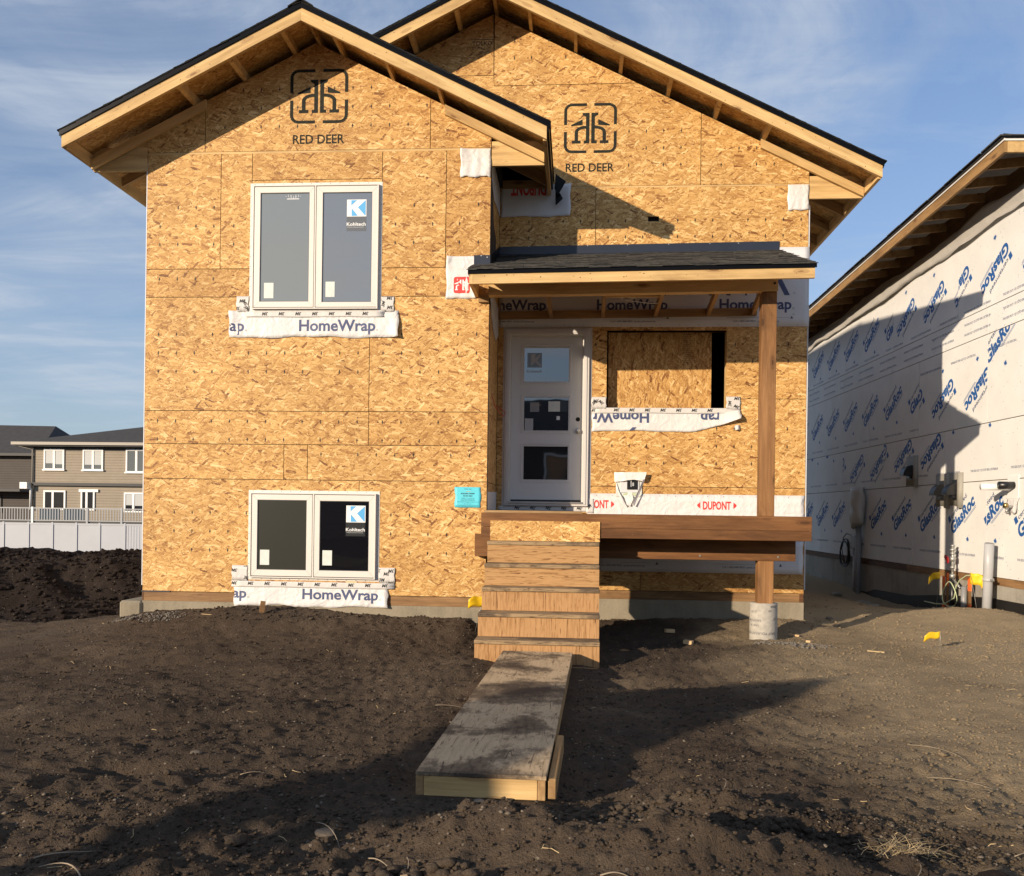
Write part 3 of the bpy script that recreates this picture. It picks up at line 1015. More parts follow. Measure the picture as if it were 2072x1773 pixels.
marks(u1, .42, 1.41, 3.9, 4.9, F2, (4.12, 4.32, 4.52))
marks(u1, -.62, -.25, 3.9, 4.9, F2, (4.12, 4.32, 4.52))
u2 = gable_sheet(1.413, XR, 3.874, roof_main, .105, F2)
marks(u2, 1.5, 2.5, 3.9, 4.5, F2, (4.11, 4.30))
u3 = prism('wall_panel', [(-1.045 + GAP, 5.095), (.65, 5.095), (-1.045 + GAP, roof_main(-1.045 + GAP) - .105)], F2, F2 + .011, 'osb', H)
marks(u3, -.95, .5, 5.1, 5.75, F2, (5.42, 5.62))
u4 = prism('wall_panel', [(-2.52, 5.222), (-1.045 - GAP, 5.222), (-1.058, roof_main(-1.058) - .105)], F2, F2 + .011, 'osb', H)
# return wall of the bay
SW = Matrix.Translation((XB, 0, 0)) @ Matrix.Rotation(PI / 2, 4, 'Z')        # local x runs away from the viewer
for a, b2 in ((-.925, .32), (.32, 1.07), (1.07, 2.32), (2.32, 3.14), (3.14, 3.9)):
    panel('wall_panel', F1 + .012, F2 - .004, a + GAP, b2 - GAP, -.0, .011, 'osb', H, frame=SW)
# framing behind the sheets, side and back walls, so that the shell is closed and dark
panel('wall_frame', XL + .02, XB - .014, -.90, 3.89, F1 + .013, F1 + .06, 'studs', H, [(-3.4, -2.3, -.6, .1)])
panel('wall_frame', XB - .012, XR - .02, -.90, 3.86, F2 + .013, F2 + .13, 'studs', H, [(OPN[0], OPN[1], OPN[2], OPN[3]), (-.855, .135, .085, 2.17), VENT])
panel('wall_frame', XB - .06, XB - .013, -.9, 3.9, F1 + .06, F2 + .012, 'studs', H)
box('side_wall', XL, XL + .05, F1 + .013, 20, -.92, 3.9, 'osb', H, 'Y')
box('side_wall', XR - .05, XR, F2 + .013, 20, -.92, 3.9, 'osb', H, 'Y')
box('back_wall', XL, XR, 19.9, 19.95, -.92, 3.9, 'studs', H)
box('subfloor', XL + .05, XR - .05, F2 + .13, 19.9, -.08, -.03, 'dark', H)
box('wrap_edge', XL - .012, XL - .002, F1 + .004, 12, -.86, 3.80, 'wrap_flat', H)
box('wrap_edge', XR + .002, XR + .014, F2 + .004, 13, -.86, 3.62, 'wrap_flat', H)
box('inner_partition', XL + .06, XR - .06, 12.6, 12.65, -.03, 3.8, 'dark', H)
prism('attic_block', [(XL + .1, 3.9), (XR - .1, 3.9), (XR - .1, 4.1), (-1.058, 5.95), (XL + .1, 4.1)], 12.0, 12.05, 'dark', H)
# board leaning inside the rough opening, header and jambs
bd = panel('opening_board', .367, 1.590, 1.18, 2.30, 10.742, 10.753, 'osb_v', H)
ik = Ink()
for i in range(16):
    ik.text(random.choice(['2R32 2F16', 'SHEATHING SPAN', 'EXPOSURE 1', 'PS 2-18', 'THIS SIDE DOWN']), 1.255, 2.14 - i * .024, .012, .085 + .03 * (i % 3 == 0))
ik.build('grade_stamp', 'blackink', bd, 10.7405)
box('header_edge', .30, 1.78, F2 + .004, F2 + .10, 2.165, 2.195, 'spf', H)
box('jamb', OPN[0] - .038, OPN[0] + .001, F2 + .012, F2 + .132, OPN[2], OPN[3], 'spf', H, 'Z')
box('jamb', OPN[1] - .001, OPN[1] + .036, F2 + .012, F2 + .132, OPN[2], OPN[3], 'spf', H, 'Z')
box('sill', OPN[0], OPN[1], F2 + .002, F2 + .132, OPN[2] - .038, OPN[2] - .002, 'wrap', H)

# sill timbers and foundation
for x0, x1, y, z0, z1 in ((XL + .015, -.875, F1 + .006, -1.03, -.928), (XB + .02, XR, F2 + .008, -1.012, -.913)):
    box('sill_plate', x0, x1, y, y + .13, z0, z1, 'plate', H)
box('sill_end', XR - .05, XR - .004, F2 + .003, F2 + .008, -1.012, -.913, 'plate_dark', H)
box('sill_end', XL - .004, XL + .014, F1 + .004, F1 + .13, -1.03, -.925, 'plate_dark', H, 'Y')
box('membrane_strip', XL - .01, -4.45, F1 - .004, F1 + .02, -.932, -.918, 'flash_blue', H)
box('foundation', XL, XB + .02, F1 + .002, F1 + .25, -1.9, -1.031, 'concrete', H)
box('foundation', XB + .02, XR, F2 + .001, F2 + .26, -1.9, -1.013, 'concrete', H)
box('foundation', XL, XL + .2, F1 + .25, 20, -1.9, -1.031, 'concrete', H)
box('foundation', XR - .2, XR - .002, F2 + .26, 20, -1.9, -1.013, 'concrete', H)
box('foundation', XB - .2, XB + .019, F1 + .25, F2 + .2, -1.9, -1.031, 'concrete', H)
bev(box('foundation_ledge', -5.02, XL + .01, F1 - .03, F1 + .5, -1.30, -1.035, 'concrete', H), .025)

# ------------------------------------------------------------------ roofs
RY1, RY2 = 8.97, 10.05                       # front faces of the two rake boards
EX, EXR = -5.434, 3.318                      # eave lines


def slope_board(name, xa, xb, line, top, bot, y0, y1, mat, parent=H):
    """a board whose top and bottom edges follow a roof line, plumb cut at both ends"""
    za, zb = line(xa), line(xb)
    rot = math.atan2(zb - za, xb - xa)
    return prism(name, [(xa, za + bot), (xb, zb + bot), (xb, zb + top), (xa, za + top)], y0, y1, mat, parent, rot)


for xa, xb, ln, y in ((EX, -2.8885, roof_bay, RY1), (-2.8875, -.343, roof_bay, RY1), (-2.70, -1.0585, roof_main, RY2), (-1.0575, EXR, roof_main, RY2)):
    rb = slope_board('rake_board', xa, xb, ln, 0, -.139, y, y + .038, 'spf')
    ink = Ink()
    L_ = abs(xb - xa)
    for i in range(int(L_ / .17)):
        t = (i + random.uniform(.2, .8)) * .17 / L_
        x = xa + (xb - xa) * t
        z = ln(x) - random.choice((.030, .045, .095, .112)) + random.uniform(-.006, .006)
        s = random.uniform(.003, .0065)
        ink.poly([(x - s, z - s * .6), (x + s * .3, z - s), (x + s, z + s * .5), (x - s * .2, z + s)])
    ink.build('nail_marks', 'chipdark', rb, y - .0012)
# deck: sheets of strand board on the slopes, seen from below
for k, (xa, xb, ln, y0, y1) in enumerate(((EX, -2.888, roof_bay, RY1, RY2), (-2.888, -.343, roof_bay, RY1, F2 - .002), (EX, -1.058, roof_main, RY2, 20.3), (-1.058, EXR, roof_main, RY2, 20.3))):
    slope_board('roof_deck', xa, xb, ln, .0125, .0005, y0 + .001, y1, 'osb_flat')
# black drip edge on the rakes
for xa, xb, ln, y in ((EX - .02, -2.888, roof_bay, RY1), (-2.888, -.30, roof_bay, RY1), (-2.75, -1.058, roof_main, RY2), (-1.058, EXR + .015, roof_main, RY2)):
    slope_board('drip_edge', xa, xb, ln, .058, -.012, y - .014, y - .002, 'black_metal')
    slope_board('drip_edge', xa, xb, ln, .030, .013, y - .002, y + .08, 'black_metal')


def shingle_slope(xe, xr, ln, y0, y1, sgn):
    """courses of shingles laid from the eave up; the butt edge of each stands proud"""
    run = abs(xr - xe)
    k = int(run / .125)
    for i in range(k + 1):
        a = xe + sgn * (i * .125 - .03)
        b2 = a + sgn * .20
        if sgn * (b2 - xr) > 0:
            b2 = xr
        jy = random.uniform(-.012, .006)
        za, zb = ln(a) + .046, ln(b2) + .034
        ta, tb = .012, .006
        pts = [(a, za), (b2, zb), (b2, zb + tb), (a, za + ta)]
        if sgn < 0:
            pts = [(b2, zb), (a, za), (a, za + ta), (b2, zb + tb)]
        prism('shingle_course', pts, y0 - .018 + jy * .5, y1, 'shingle_dark', H)


shingle_slope(EX - .01, -2.888, roof_bay, RY1, RY2 + .3, 1)
shingle_slope(-.335, -2.888, roof_bay, RY1, F2 - .004, -1)
shingle_slope(EXR + .01, -1.058, roof_main, RY2, 20.4, -1)
# left slope of the big roof, only its rake end rises above the bay roof
for i in range(20):
    a = -3.2 + i * .11
    if a > -1.1:
        break
    prism('shingle_course', [(a, roof_main(a) + .04), (a + .16, roof_main(a + .16) + .02), (a + .16, roof_main(a + .16) + .028), (a, roof_main(a) + .060)], RY2 - .018, 20.4, 'shingle_dark', H)
slope_board('roof_cover', EX, -3.1, roof_main, .05, .014, RY2 + .35, 20.4, 'shingle')
prism('ridge_cap', [(-3.02, roof_bay(-3.02) + .05), (-2.888, 5.172 + .060), (-2.756, roof_bay(-2.756) + .05), (-2.756, roof_bay(-2.756) + .063), (-2.888, 5.250), (-3.02, roof_bay(-3.02) + .063)], RY1 - .03, RY2 + .2, 'shingle_dark', H)
prism('ridge_cap', [(-1.19, roof_main(-1.19) + .05), (-1.058, 6.053 + .060), (-.926, roof_main(-.926) + .05), (-.926, roof_main(-.926) + .063), (-1.058, 6.131), (-1.19, roof_main(-1.19) + .063)], RY2 - .03, 20.4, 'shingle_dark', H)

# lookouts between wall and rake board
for x, ln, y0, y1 in ([(v, roof_bay, RY1 + .038, F1 + .3) for v in (-4.222, -3.676, -3.118, -2.845, -2.588, -2.032, -1.486)] +
                      [(v, roof_main, RY2 + .038, F2 + .3) for v in (-1.987, -1.455, -1.024, -.606, -.072, .46, 1.02, 1.572, 2.128)]):
    s = 1 if (ln is roof_bay and x < -2.888) or (ln is roof_main and x < -1.058) else -1
    a, b2 = x - .019, x + .019
    prism('lookout', [(a, ln(a) - .089), (b2, ln(b2) - .089), (b2, ln(b2) - .0008), (a, ln(a) - .0008)], y0, y1, 'spf', H)
# rafter tails against the wall plane, boxed eave returns and fascias
for xa, xb, ln, y in ((EX + .04, -4.10, roof_bay, F1 - .045), (-1.46, -.385, roof_bay, F1 - .045), (2.10, EXR - .045, roof_main, F2 - .045)):
    slope_board('rafter_tail', xa, xb, ln, -.090, -.195, y, y + .040, 'spf')
for x0, x1, y in ((EX + .04, XL - .004, F1 + .002), (XB + .004, -.385, F1 + .002), (XR + .004, EXR - .045, F2 + .002)):
    zb = 3.72 if y < 10 else 3.70
    box('eave_return', x0, x1, y, y + .036, zb, zb + .138, 'spf', H)
    box('eave_return', x0, x1, y + .003, y + .039, zb + .140, zb + .262, 'spf', H)
for x0, x1, y0, y1, zt in ((EX, EX + .038, RY1 + .039, 20.3, roof_bay(EX)), (-.381, -.343, RY1 + .039, F2 - .02, roof_bay(-.343)), (EXR - .038, EXR, RY2 + .039, 20.3, roof_main(EXR))):
    box('eave_fascia', x0, x1, y0, y1, zt - .139, zt - .004, 'spf', H, 'Y')
for x0, x1, y0, y1, zt in ((EX - .018, EX - .002, RY1 + .01, 20.3, roof_bay(EX)), (-.341, -.318, RY1 - .012, F2 - .03, roof_bay(-.343)), (EXR + .002, EXR + .016, RY2 + .01, 20.3, roof_main(EXR))):
    big = x0 > -.4 and x0 < 0
    box('drip_edge', x0, x1, y0, y1, zt - (.075 if big else .03), zt + .05, 'black_metal', H, 'Y')
for y in (10.15, 10.76, 11.37, 11.98, 12.59, 13.2):
    if y > F2:
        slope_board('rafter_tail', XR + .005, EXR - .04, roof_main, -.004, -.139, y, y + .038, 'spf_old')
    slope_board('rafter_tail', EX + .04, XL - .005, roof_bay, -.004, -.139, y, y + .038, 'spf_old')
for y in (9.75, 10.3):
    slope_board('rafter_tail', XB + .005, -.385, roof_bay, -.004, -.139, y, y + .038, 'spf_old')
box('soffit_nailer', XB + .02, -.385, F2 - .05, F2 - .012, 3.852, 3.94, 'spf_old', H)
box('soffit_nailer', XB + .001, XB + .04, F1 + .05, F2 - .052, 3.85, 3.99, 'dark', H, 'Y')
# bent step flashing sticking out where the bay eave meets the wall
prism('step_flashing', [(-.255, 3.72), (-.165, 3.88), (-.285, 3.97), (-.30, 3.80)], F2 - .16, F2 - .152, 'black_metal', H)
prism('step_flashing', [(-.285, 3.62), (-.20, 3.70), (-.23, 3.76), (-.29, 3.80)], F2 - .10, F2 - .092, 'black_metal', H)


# ------------------------------------------------------------------ stencilled emblem and lettering on the gables
def emblem(ink, cx, cz, w, h, th=.075, style=0):
    """square with rounded corners in four strokes around two mirrored stemmed letters under a roof"""
    def P(x, z):
        return (cx + x * w / 2, cz + z * h / 2)

    def stroke(pts, t):
        for i in range(len(pts) - 1):
            (x0, z0), (x1, z1) = pts[i], pts[i + 1]
            d = math.hypot(x1 - x0, z1 - z0)
            nx, nz = -(z1 - z0) / d * t / 2, (x1 - x0) / d * t / 2
            ink.poly([P(x0 + nx, z0 + nz), P(x0 - nx, z0 - nz), P(x1 - nx, z1 - nz), P(x1 + nx, z1 + nz)])
    for sx in (-1, 1):
        for sz in (-1, 1):
            arc = [(.72 + .235 * math.cos(a), .72 + .235 * math.sin(a)) for a in [PI / 2 * i / 5 for i in range(6)]]
            pts = [(.955, .14)] + arc + [(.14, .955)]
            stroke([(sx * x, sz * z) for x, z in pts], th)

        def Q(pts):
            ink.poly([P(sx * x, z) for x, z in pts])
        Q([(.035, -.62), (.25, -.62), (.25, -.50), (.17, -.50), (.17, .46), (.30, .54), (.30, .62), (.035, .62)])
        Q([(.30, .36), (.74, .14), (.74, .09), (.30, .13)])
        arc = [(.17 + .30 * math.sin(a), -.16 + .14 * math.cos(a)) for a in [PI / 2 * i / 6 for i in range(7)]]
        arc2 = [(.17 + .43 * math.sin(a), -.16 + .26 * math.cos(a)) for a in [PI / 2 * i / 6 for i in range(7)]]
        for i in range(6):
            Q([arc[i], arc2[i], arc2[i + 1], arc[i + 1]])
        Q([(.47, -.16), (.60, -.16), (.60, -.50), (.70, -.50), (.70, -.62), (.37, -.62), (.37, -.50), (.47, -.50)])


for pn, cx, cz, w, h, y in ((gb, -2.85, 4.505, .636, .585, F1), (u1, .113, 4.567, .617, .585, F2)):
    ink = Ink()
    emblem(ink, cx, cz, w, h, .112)
    ink.build('stencil_emblem', 'stencil', pn, y - .0016)
    ink = Ink()
    tz = cz - .515
    ink.text('RED DEER', cx - .285, tz, .097, .57, .016)
    ink.build('stencil_lettering', 'stencil', pn, y - .0016)
ink = Ink()
ink.text('TOLKO', -1.31, 5.58, .05, .24, .012)
ink.text('CC-20-1125', -1.31, 5.535, .028, .22)
ink.text('MILL 492', -1.20, 5.49, .028, .11)
ink.rect(-1.33, -1.05, 5.645, 5.653)
ink.build('grade_stamp', 'blackink', u4, F2 - .0014)

# ------------------------------------------------------------------ windows
def frame_ring(name, x0, x1, z0, z1, w, y0, y1, mat, parent):
    return panel(name, x0, x1, z0, z1, y0, y1, mat, parent, [(x0 + w, x1 - w, z0 + w, z1 - w)])


def mitre_ring(name, x0, x1, z0, z1, w, y0, y1, mat, parent):
    """a sash of four mitred bars with a hairline at each corner"""
    o = frame_ring(name, x0, x1, z0, z1, w, y0, y1, mat, parent)
    return bev(o, .003)


def k_label(parent, x0, x1, z0, z1, y, film):
    """square label: a pale letter K cut from a blue square, the maker's word on film below"""
    s = panel('sticker', x0, x1, z1 - (x1 - x0) * .86, z1, y - .002, y - .0008, 'label_white', parent)
    w, h = x1 - x0, (x1 - x0) * .86
    zb = z1 - h

    def P(a, b2):
        return (x0 + a * w, zb + b2 * h)
    ink = Ink()
    ink.poly([P(.22, .96), P(.52, .96), P(.22, .66)])
    ink.poly([P(.24, .04), P(.56, .04), P(.40, .28), P(.24, .48)])
    ink.poly([P(.56, .54), P(.96, .96), P(.96, .06), P(.93, .06)])
    ink.build('printed_mark', 'skyblue', s, y - .0032)
    f = panel('film_label', x0 - .003, x1 - .001, z0, zb - .002, y - .0016, y - .0008, film, parent)
    ink = Ink()
    ink.text('Kohltech', x0 - .001, z0 + (zb - z0) * .36, w * .17, w * .98, .018)
    ink.text('Windows & Entrance Systems', x0 + .004, z0 + (zb - z0) * .24, w * .035, w * .86)
    ink.build('printed_word', 'label_white', f, y - .0026)


def window(fl, fr, leaves, glasses):
    x0, x1, z0, z1 = fl
    w = panel('window', x0, x1, z0, z1, F1 - .004, F1 - .001, 'vinyl', H, [(x0 + .06, x1 - .06, z0 + .06, z1 - .06)])
    ink = Ink()
    k = int((x1 - x0) / .105)
    for i in range(k):
        for zc in (z0 + .010, z1 - .011):
            ink.rect(x0 + .05 + i * .105 - .0035, x0 + .05 + i * .105 + .0035, zc - .003, zc + .003)
    k = int((z1 - z0) / .11)
    for i in range(k):
        for xc in (x0 + .010, x1 - .010):
            ink.rect(xc - .003, xc + .003, z0 + .06 + i * .11, z0 + .067 + i * .11)
    ink.build('nail_heads', 'blackink', w, F1 - .0052)
    x0, x1, z0, z1 = fr
    frame_ring('frame', x0, x1, z0, z1, .012, F1 - .040, F1 - .0047, 'vinyl', w)
    xm = (leaves[0][1] + leaves[1][0]) / 2
    box('mullion', xm - .0065, xm + .0065, F1 - .038, F1 - .005, z0 + .0125, z1 - .0125, 'vinyl', w, 'Z')
    panel('backing', x0 + .004, x1 - .004, z0 + .004, z1 - .004, F1 - .0046, F1 - .0042, 'dark', w)
    for (a, b2), (ga0, ga1, gz0, gz1), gm in zip(leaves, (glasses[0][:4], glasses[1][:4]), (glasses[0][4], glasses[1][4])):
        a, b2 = a + .002, b2 - .002
        s = panel('sash', a, b2, z0 + .019, z1 - .019, F1 - .036, F1 - .010, 'vinyl', w, [(ga0, ga1, gz0, gz1)])
        bev(s, .0025)
        frame_ring('gasket', ga0 + .0008, ga1 - .0008, gz0 + .0008, gz1 - .0008, .005, F1 - .029, F1 - .0245, 'gasket', w)
        panel('pane', ga0 + .001, ga1 - .001, gz0 + .001, gz1 - .001, F1 - .0235, F1 - .018, gm, w)
        for sx, sz in ((1, 1), (1, -1), (-1, 1), (-1, -1)):      # mitre lines
            xo, zo = ((b2 if sx > 0 else a), ((z1 - .019) if sz > 0 else (z0 + .019)))
            xi, zi = (ga1 if sx > 0 else ga0), (gz1 if sz > 0 else gz0)
            xo, zo = xo - sx * .004, zo - sz * .004
            ink = Ink()
            ink.poly([(xo - .0009, zo), (xo + .0009, zo), (xi + .0009, zi), (xi - .0009, zi)])
            ink.build('mitre_line', 'greyink', w, F1 - .0363)
    return w


YG = F1 - .0235
wa = window((-3.600, -2.134, 2.150, 3.562), (-3.560, -2.168, 2.180, 3.530), ((-3.543, -2.874), (-2.853, -2.167)),
            ((-3.474, -2.930, 2.260, 3.446, 'glass_sky_screen'), (-2.782, -2.239, 2.253, 3.443, 'glass_sky')))
k_label(wa, -2.518, -2.304, 3.025, 3.365, YG, 'clear')
for a, b2, c, d in ((-3.428, -3.322, 2.299, 2.467), (-2.744, -2.643, 2.310, 2.476)):
    panel('sticker', a, b2, c, d, YG - .002, YG - .0008, 'sticker', wa)
ink = Ink()
for i in range(9):
    x = -3.19 + i * .019
    ink.poly([(x, 3.385 + .02 * abs(i - 4) / 4), (x + .004, 3.385 + .02 * abs(i - 4) / 4), (x + .010 * ((i % 3) - 1) + .003, 3.415 + .012 * (i % 2)), (x + .010 * ((i % 3) - 1), 3.415 + .012 * (i % 2))])
ink.rect(-3.185, -3.05, 3.376, 3.384)
ink.build('torn_film', 'label_white', wa, YG - .0015)
wb = window((-3.576, -2.120, -.776, .204), (-3.546, -2.156, -.750, .178), ((-3.528, -2.852), (-2.832, -2.162)),
            ((-3.464, -2.917, -.663, .098, 'glass_screen'), (-2.770, -2.229, -.662, .094, 'glass_dark')))
k_label(wb, -2.482, -2.270, -.285, .047, YG, 'darkfilm')
for a, b2, c, d in ((-3.434, -3.330, -.612, -.447), (-2.739, -2.634, -.606, -.443)):
    panel('sticker', a, b2, c, d, YG - .002, YG - .0008, 'sticker', wb)


# ------------------------------------------------------------------ house wrap flaps and tape on the front wall
def flap(name, x0, x1, z0, z1, y, parent, mat='wrap', nx=36, nz=8, lift=None, wav=.007, edge=.018, seed=1):
    """a loose sheet: slightly wavy, its free lower edge standing off the wall"""
    rng = random.Random(seed)
    ph = [rng.uniform(0, 6.28) for _ in range(6)]

    def pos(x, z):
        t = (z1 - z) / (z1 - z0)
        u = (x - x0) / (x1 - x0)
        off = .003 + wav * t * (1 + math.sin(u * 19 + ph[0] + 2 * t) * .6 + math.sin(u * 43 + ph[1]) * .3)
        if lift:
            off += lift(u, t)
        return off

    vs, fs = [], []
    for j in range(nz + 1):
        for i in range(nx + 1):
            u, t = i / nx, j / nz
            x = x0 + (x1 - x0) * u
            z = z1 - (z1 - z0) * t
            ze = z + (edge * (.5 * math.sin(u * 11 + ph[2]) + .3 * math.sin(u * 27 + ph[3])) * t)
            xe = x + .006 * math.sin(t * 9 + ph[4]) * (1 if u in (0, 1) else 0)
            vs.append((xe, y - pos(x, z), ze))
    for j in range(nz):
        for i in range(nx):
            a = j * (nx + 1) + i
            fs.append((a, a + 1, a + nx + 2, a + nx + 1))
    o = finish(name, vs, fs, mat, parent, Matrix.Translation((x0, y, z1)), smooth=True)
    so_ = o.modifiers.new('thickness', 'SOLIDIFY')
    so_.thickness = .0008
    so_.offset = -1
    return o, pos


def print_on(ink, name, mat, parent, y, pos, clip=None):
    ink.build(name, mat, parent, 0, clip=clip, to=lambda a, b2: (a, y - pos(a, b2) - .0016, b2))


def tape3m(ink, pts, h, ang=PI):
    for x, z, a in pts:
        w = h * 2.0
        ink.text('3M', x, z, h, w, .03, .25, a)


def sill_flap(x0, x1, z0, z1, tx, tw, cap, base, ap_end, seed, lift):
    o, pos = flap('wrap_flap', x0, x1, z0, z1, F1 - .002, H, lift=lift, seed=seed)
    ink = Ink()
    ink.text('HomeWrap', tx, base, cap, tw, .026)
    ink.text('HomeWrap', ap_end - tw, base, cap, tw, .026)
    print_on(ink, 'printed_word', 'navy', o, F1 - .002, pos, (x0 + .004, x1, z0 + .004, z1))
    ink = Ink()
    for x in (tx + tw + .012, ap_end + .012):
        ring(ink, x + .010, base + .006, .011, .0022)
        ink.text('R', x + .0065, base + .001, .010)
    print_on(ink, 'printed_mark', 'greyink', o, F1 - .002, pos, (x0, x1, z0, z1))
    ink = Ink()
    x = tx - .1
    for i in range(16):
        ink.text(random.choice(['Water-Resistive Barrier', 'Pare-air', 'Made in USA', 'Consult installation']), tx + .05 + i * .047, z0 + .022 + .010 * (i % 2), .0055, .042)
    print_on(ink, 'fine_print', 'tape', o, F1 - .002, pos, (x0, x1, z0, z1))
    return o


def ring(ink, x, z, r, t, k=12):
    for i in range(k):
        a, b2 = 2 * PI * i / k, 2 * PI * (i + 1) / k
        ink.poly([(x + r * math.cos(a), z + r * math.sin(a)), (x + r * math.cos(b2), z + r * math.sin(b2)), (x + (r - t) * math.cos(b2), z + (r - t) * math.sin(b2)), (x + (r - t) * math.cos(a), z + (r - t) * math.sin(a))])


sill_flap(-3.815, -1.936, 1.876, 2.165, -3.037, .845, .120, 1.946, -3.650, 3, lambda u, t: .05 * max(0, u - .955) / .045 * t + .03 * max(0, .05 - u) / .05 * (1 - t))
sill_flap(-3.726, -2.015, -1.058, -.846, -2.961, .840, .108, -.975, -3.585, 5, lambda u, t: .035 * max(0, u - .94) / .06 * t)


def tape(x0, x1, z0, z1, y, parent=H, prints=(), h=.034, seed=1):
    o, pos = flap('sill_tape', x0, x1, z0, z1, y, parent, 'tape', 16, 4, None, .0015, .004, seed)
    if prints:
        ink = Ink()
        tape3m(ink, prints, h)
        print_on(ink, 'printed_mark', 'blackink', o, y, pos, (x0 + .002, x1 - .002, z0 + .002, z1 - .002))
    return o


T1 = F1 - .0095
tape(-3.63, -2.10, 2.095, 2.156, T1, prints=[(-3.385 + .186 * i, 2.148, PI) for i in range(7)], seed=2)
tape(-3.740, -3.602, 2.155, 2.325, T1 + .0022, prints=[(-3.64, 2.29, PI), (-3.66, 2.205, -.7), (-3.735, 2.34, PI), (-3.61, 2.235, 2.2), (-3.70, 2.21, PI)], seed=4)
tape(-2.132, -1.992, 2.15, 2.315, T1 + .0022, prints=[(-2.10, 2.20, PI / 2 - .2), (-2.005, 2.315, PI), (-2.00, 2.215, PI), (-2.11, 2.10, .8)], seed=6)
tape(-3.752, -1.944, -.856, -.790, T1, prints=[(-3.69 + .186 * i, -.800, PI) for i in range(10)], seed=7)
tape(-3.752, -3.578, -.788, -.622, T1 + .0022, prints=[(-3.69, -.66, PI), (-3.62, -.635, 0), (-3.62, -.77, 0)], seed=8)
tape(-2.118, -1.944, -.788, -.622, T1 + .0022, prints=[(-2.00, -.672, PI), (-2.10, -.64, PI), (-2.12, -.77, 0), (-1.95, -.64, PI), (-1.95, -.77, PI)], seed=9)

# wrap patches at the roof corners
o, _ = flap('wrap_patch', -1.285, XB - .002, 3.60, 3.905, F1 - .001, H, nx=14, nz=12, wav=.010, edge=.016, seed=11, lift=lambda u, t: .03 * max(0, .25 - u) * (1 - t) * 4)
o, _ = flap('wrap_patch', XR - .245, XR - .002, 3.565, 3.865, F2 - .001, H, nx=12, nz=12, wav=.007, edge=.012, seed=12)
o, ps = flap('wrap_patch', XB + .02, -.110, 3.52, 3.905, F2 - .001, H, 'wrap_flat', nx=24, nz=12, wav=.006, edge=.010, seed=13, lift=lambda u, t: .03 * max(0, u - .86) / .14)
ink = Ink()
ink.text('DUPONT', -.40, 3.93, .155, .42, .035, 0, PI)
print_on(ink, 'printed_word', 'redink', o, F2 - .001, ps, (XB + .03, -.12, 3.6, 3.903))
o, ps = flap('wrap_patch', -1.425, -1.085, 2.292, 2.748, F1 - .001, H, nx=14, nz=14, wav=.005, edge=.006, seed=14, lift=lambda u, t: .06 * max(0, .18 - u) * max(0, .3 - t) * 10)
ink = Ink()
rr = .088
pts = []
for sx, sz in ((1, 1), (-1, 1), (-1, -1), (1, -1)):
    a0 = {(1, 1): 0, (-1, 1): PI / 2, (-1, -1): PI, (1, -1): 1.5 * PI}[(sx, sz)]
    for i in range(5):
        a = a0 + PI / 2 * i / 4
        pts.append((-1.255 + sx * (rr - .022) + .022 * math.cos(a), 2.437 + sz * (rr - .022) + .022 * math.sin(a)))
ink.poly(pts)
print_on(ink, 'printed_mark', 'redink', o, F1 - .001, ps)
ink = Ink()
for sx in (-1, 1):
    def Q(p):
        ink.poly([(-1.255 + sx * x * .098, 2.437 + z * .098) for x, z in p])
    Q([(.06, -.58), (.30, -.58), (.30, -.46), (.22, -.46), (.22, .58), (.06, .58)])
    Q([(.22, .42), (.82, .16), (.82, .08), (.22, .16)])
    Q([(.22, .02), (.5, .02), (.66, -.12), (.66, -.46), (.74, -.46), (.74, -.58), (.44, -.58), (.44, -.46), (.50, -.46), (.50, -.14), (.42, -.08), (.22, -.08)])
print_on(ink, 'printed_letters', 'label_white', o, F1 - .003, ps)
# wrap turned round the inside corner under the porch roof
def side_patch(name, pts, mat='wrap_flat', off=.004):
    vs = [(XB + off + .004 * (i % 2), y, z) for i, (y, z) in enumerate(pts)]
    c = (XB + off + .010, sum(p[0] for p in pts) / len(pts), sum(p[1] for p in pts) / len(pts))
    vs.append(c)
    k = len(pts)
    return finish(name, vs, [(i, (i + 1) % k, k) for i in range(k)], mat, H)
side_patch('wrap_patch', [(F1 + .06, 2.30), (F1 + .10, 2.24), (F1 + .2, 2.16), (F1 + .45, 2.02), (F1 + .75, 1.98), (F1 + 1.05, 2.10), (F1 + 1.05, 2.42), (F1 + .06, 2.42)])
side_patch('wrap_patch', [(F1 + .01, 3.90), (F1 + .01, 3.60), (F1 + .12, 3.56), (F1 + .3, 3.45), (F1 + .55, 3.50), (F1 + 1.05, 3.52), (F1 + 1.05, 3.88)])
side_patch('wrap_patch', [(F1 + .012, .215), (F1 + 1.05, .235), (F1 + 1.05, .02), (F1 + .012, .02)])
o = side_patch('membrane_strip', [(F1 + .002, 3.57), (F1 + .05, 3.57), (F1 + .10, 3.10), (F1 + .55, 3.12), (F1 + .6, 2.85), (F1 + .02, 2.69)], 'membrane', .006)
box('corner_tape', XB + .001, XB + .003, F1 - .002, F1 + .05, .0, 3.57, 'membrane', H)

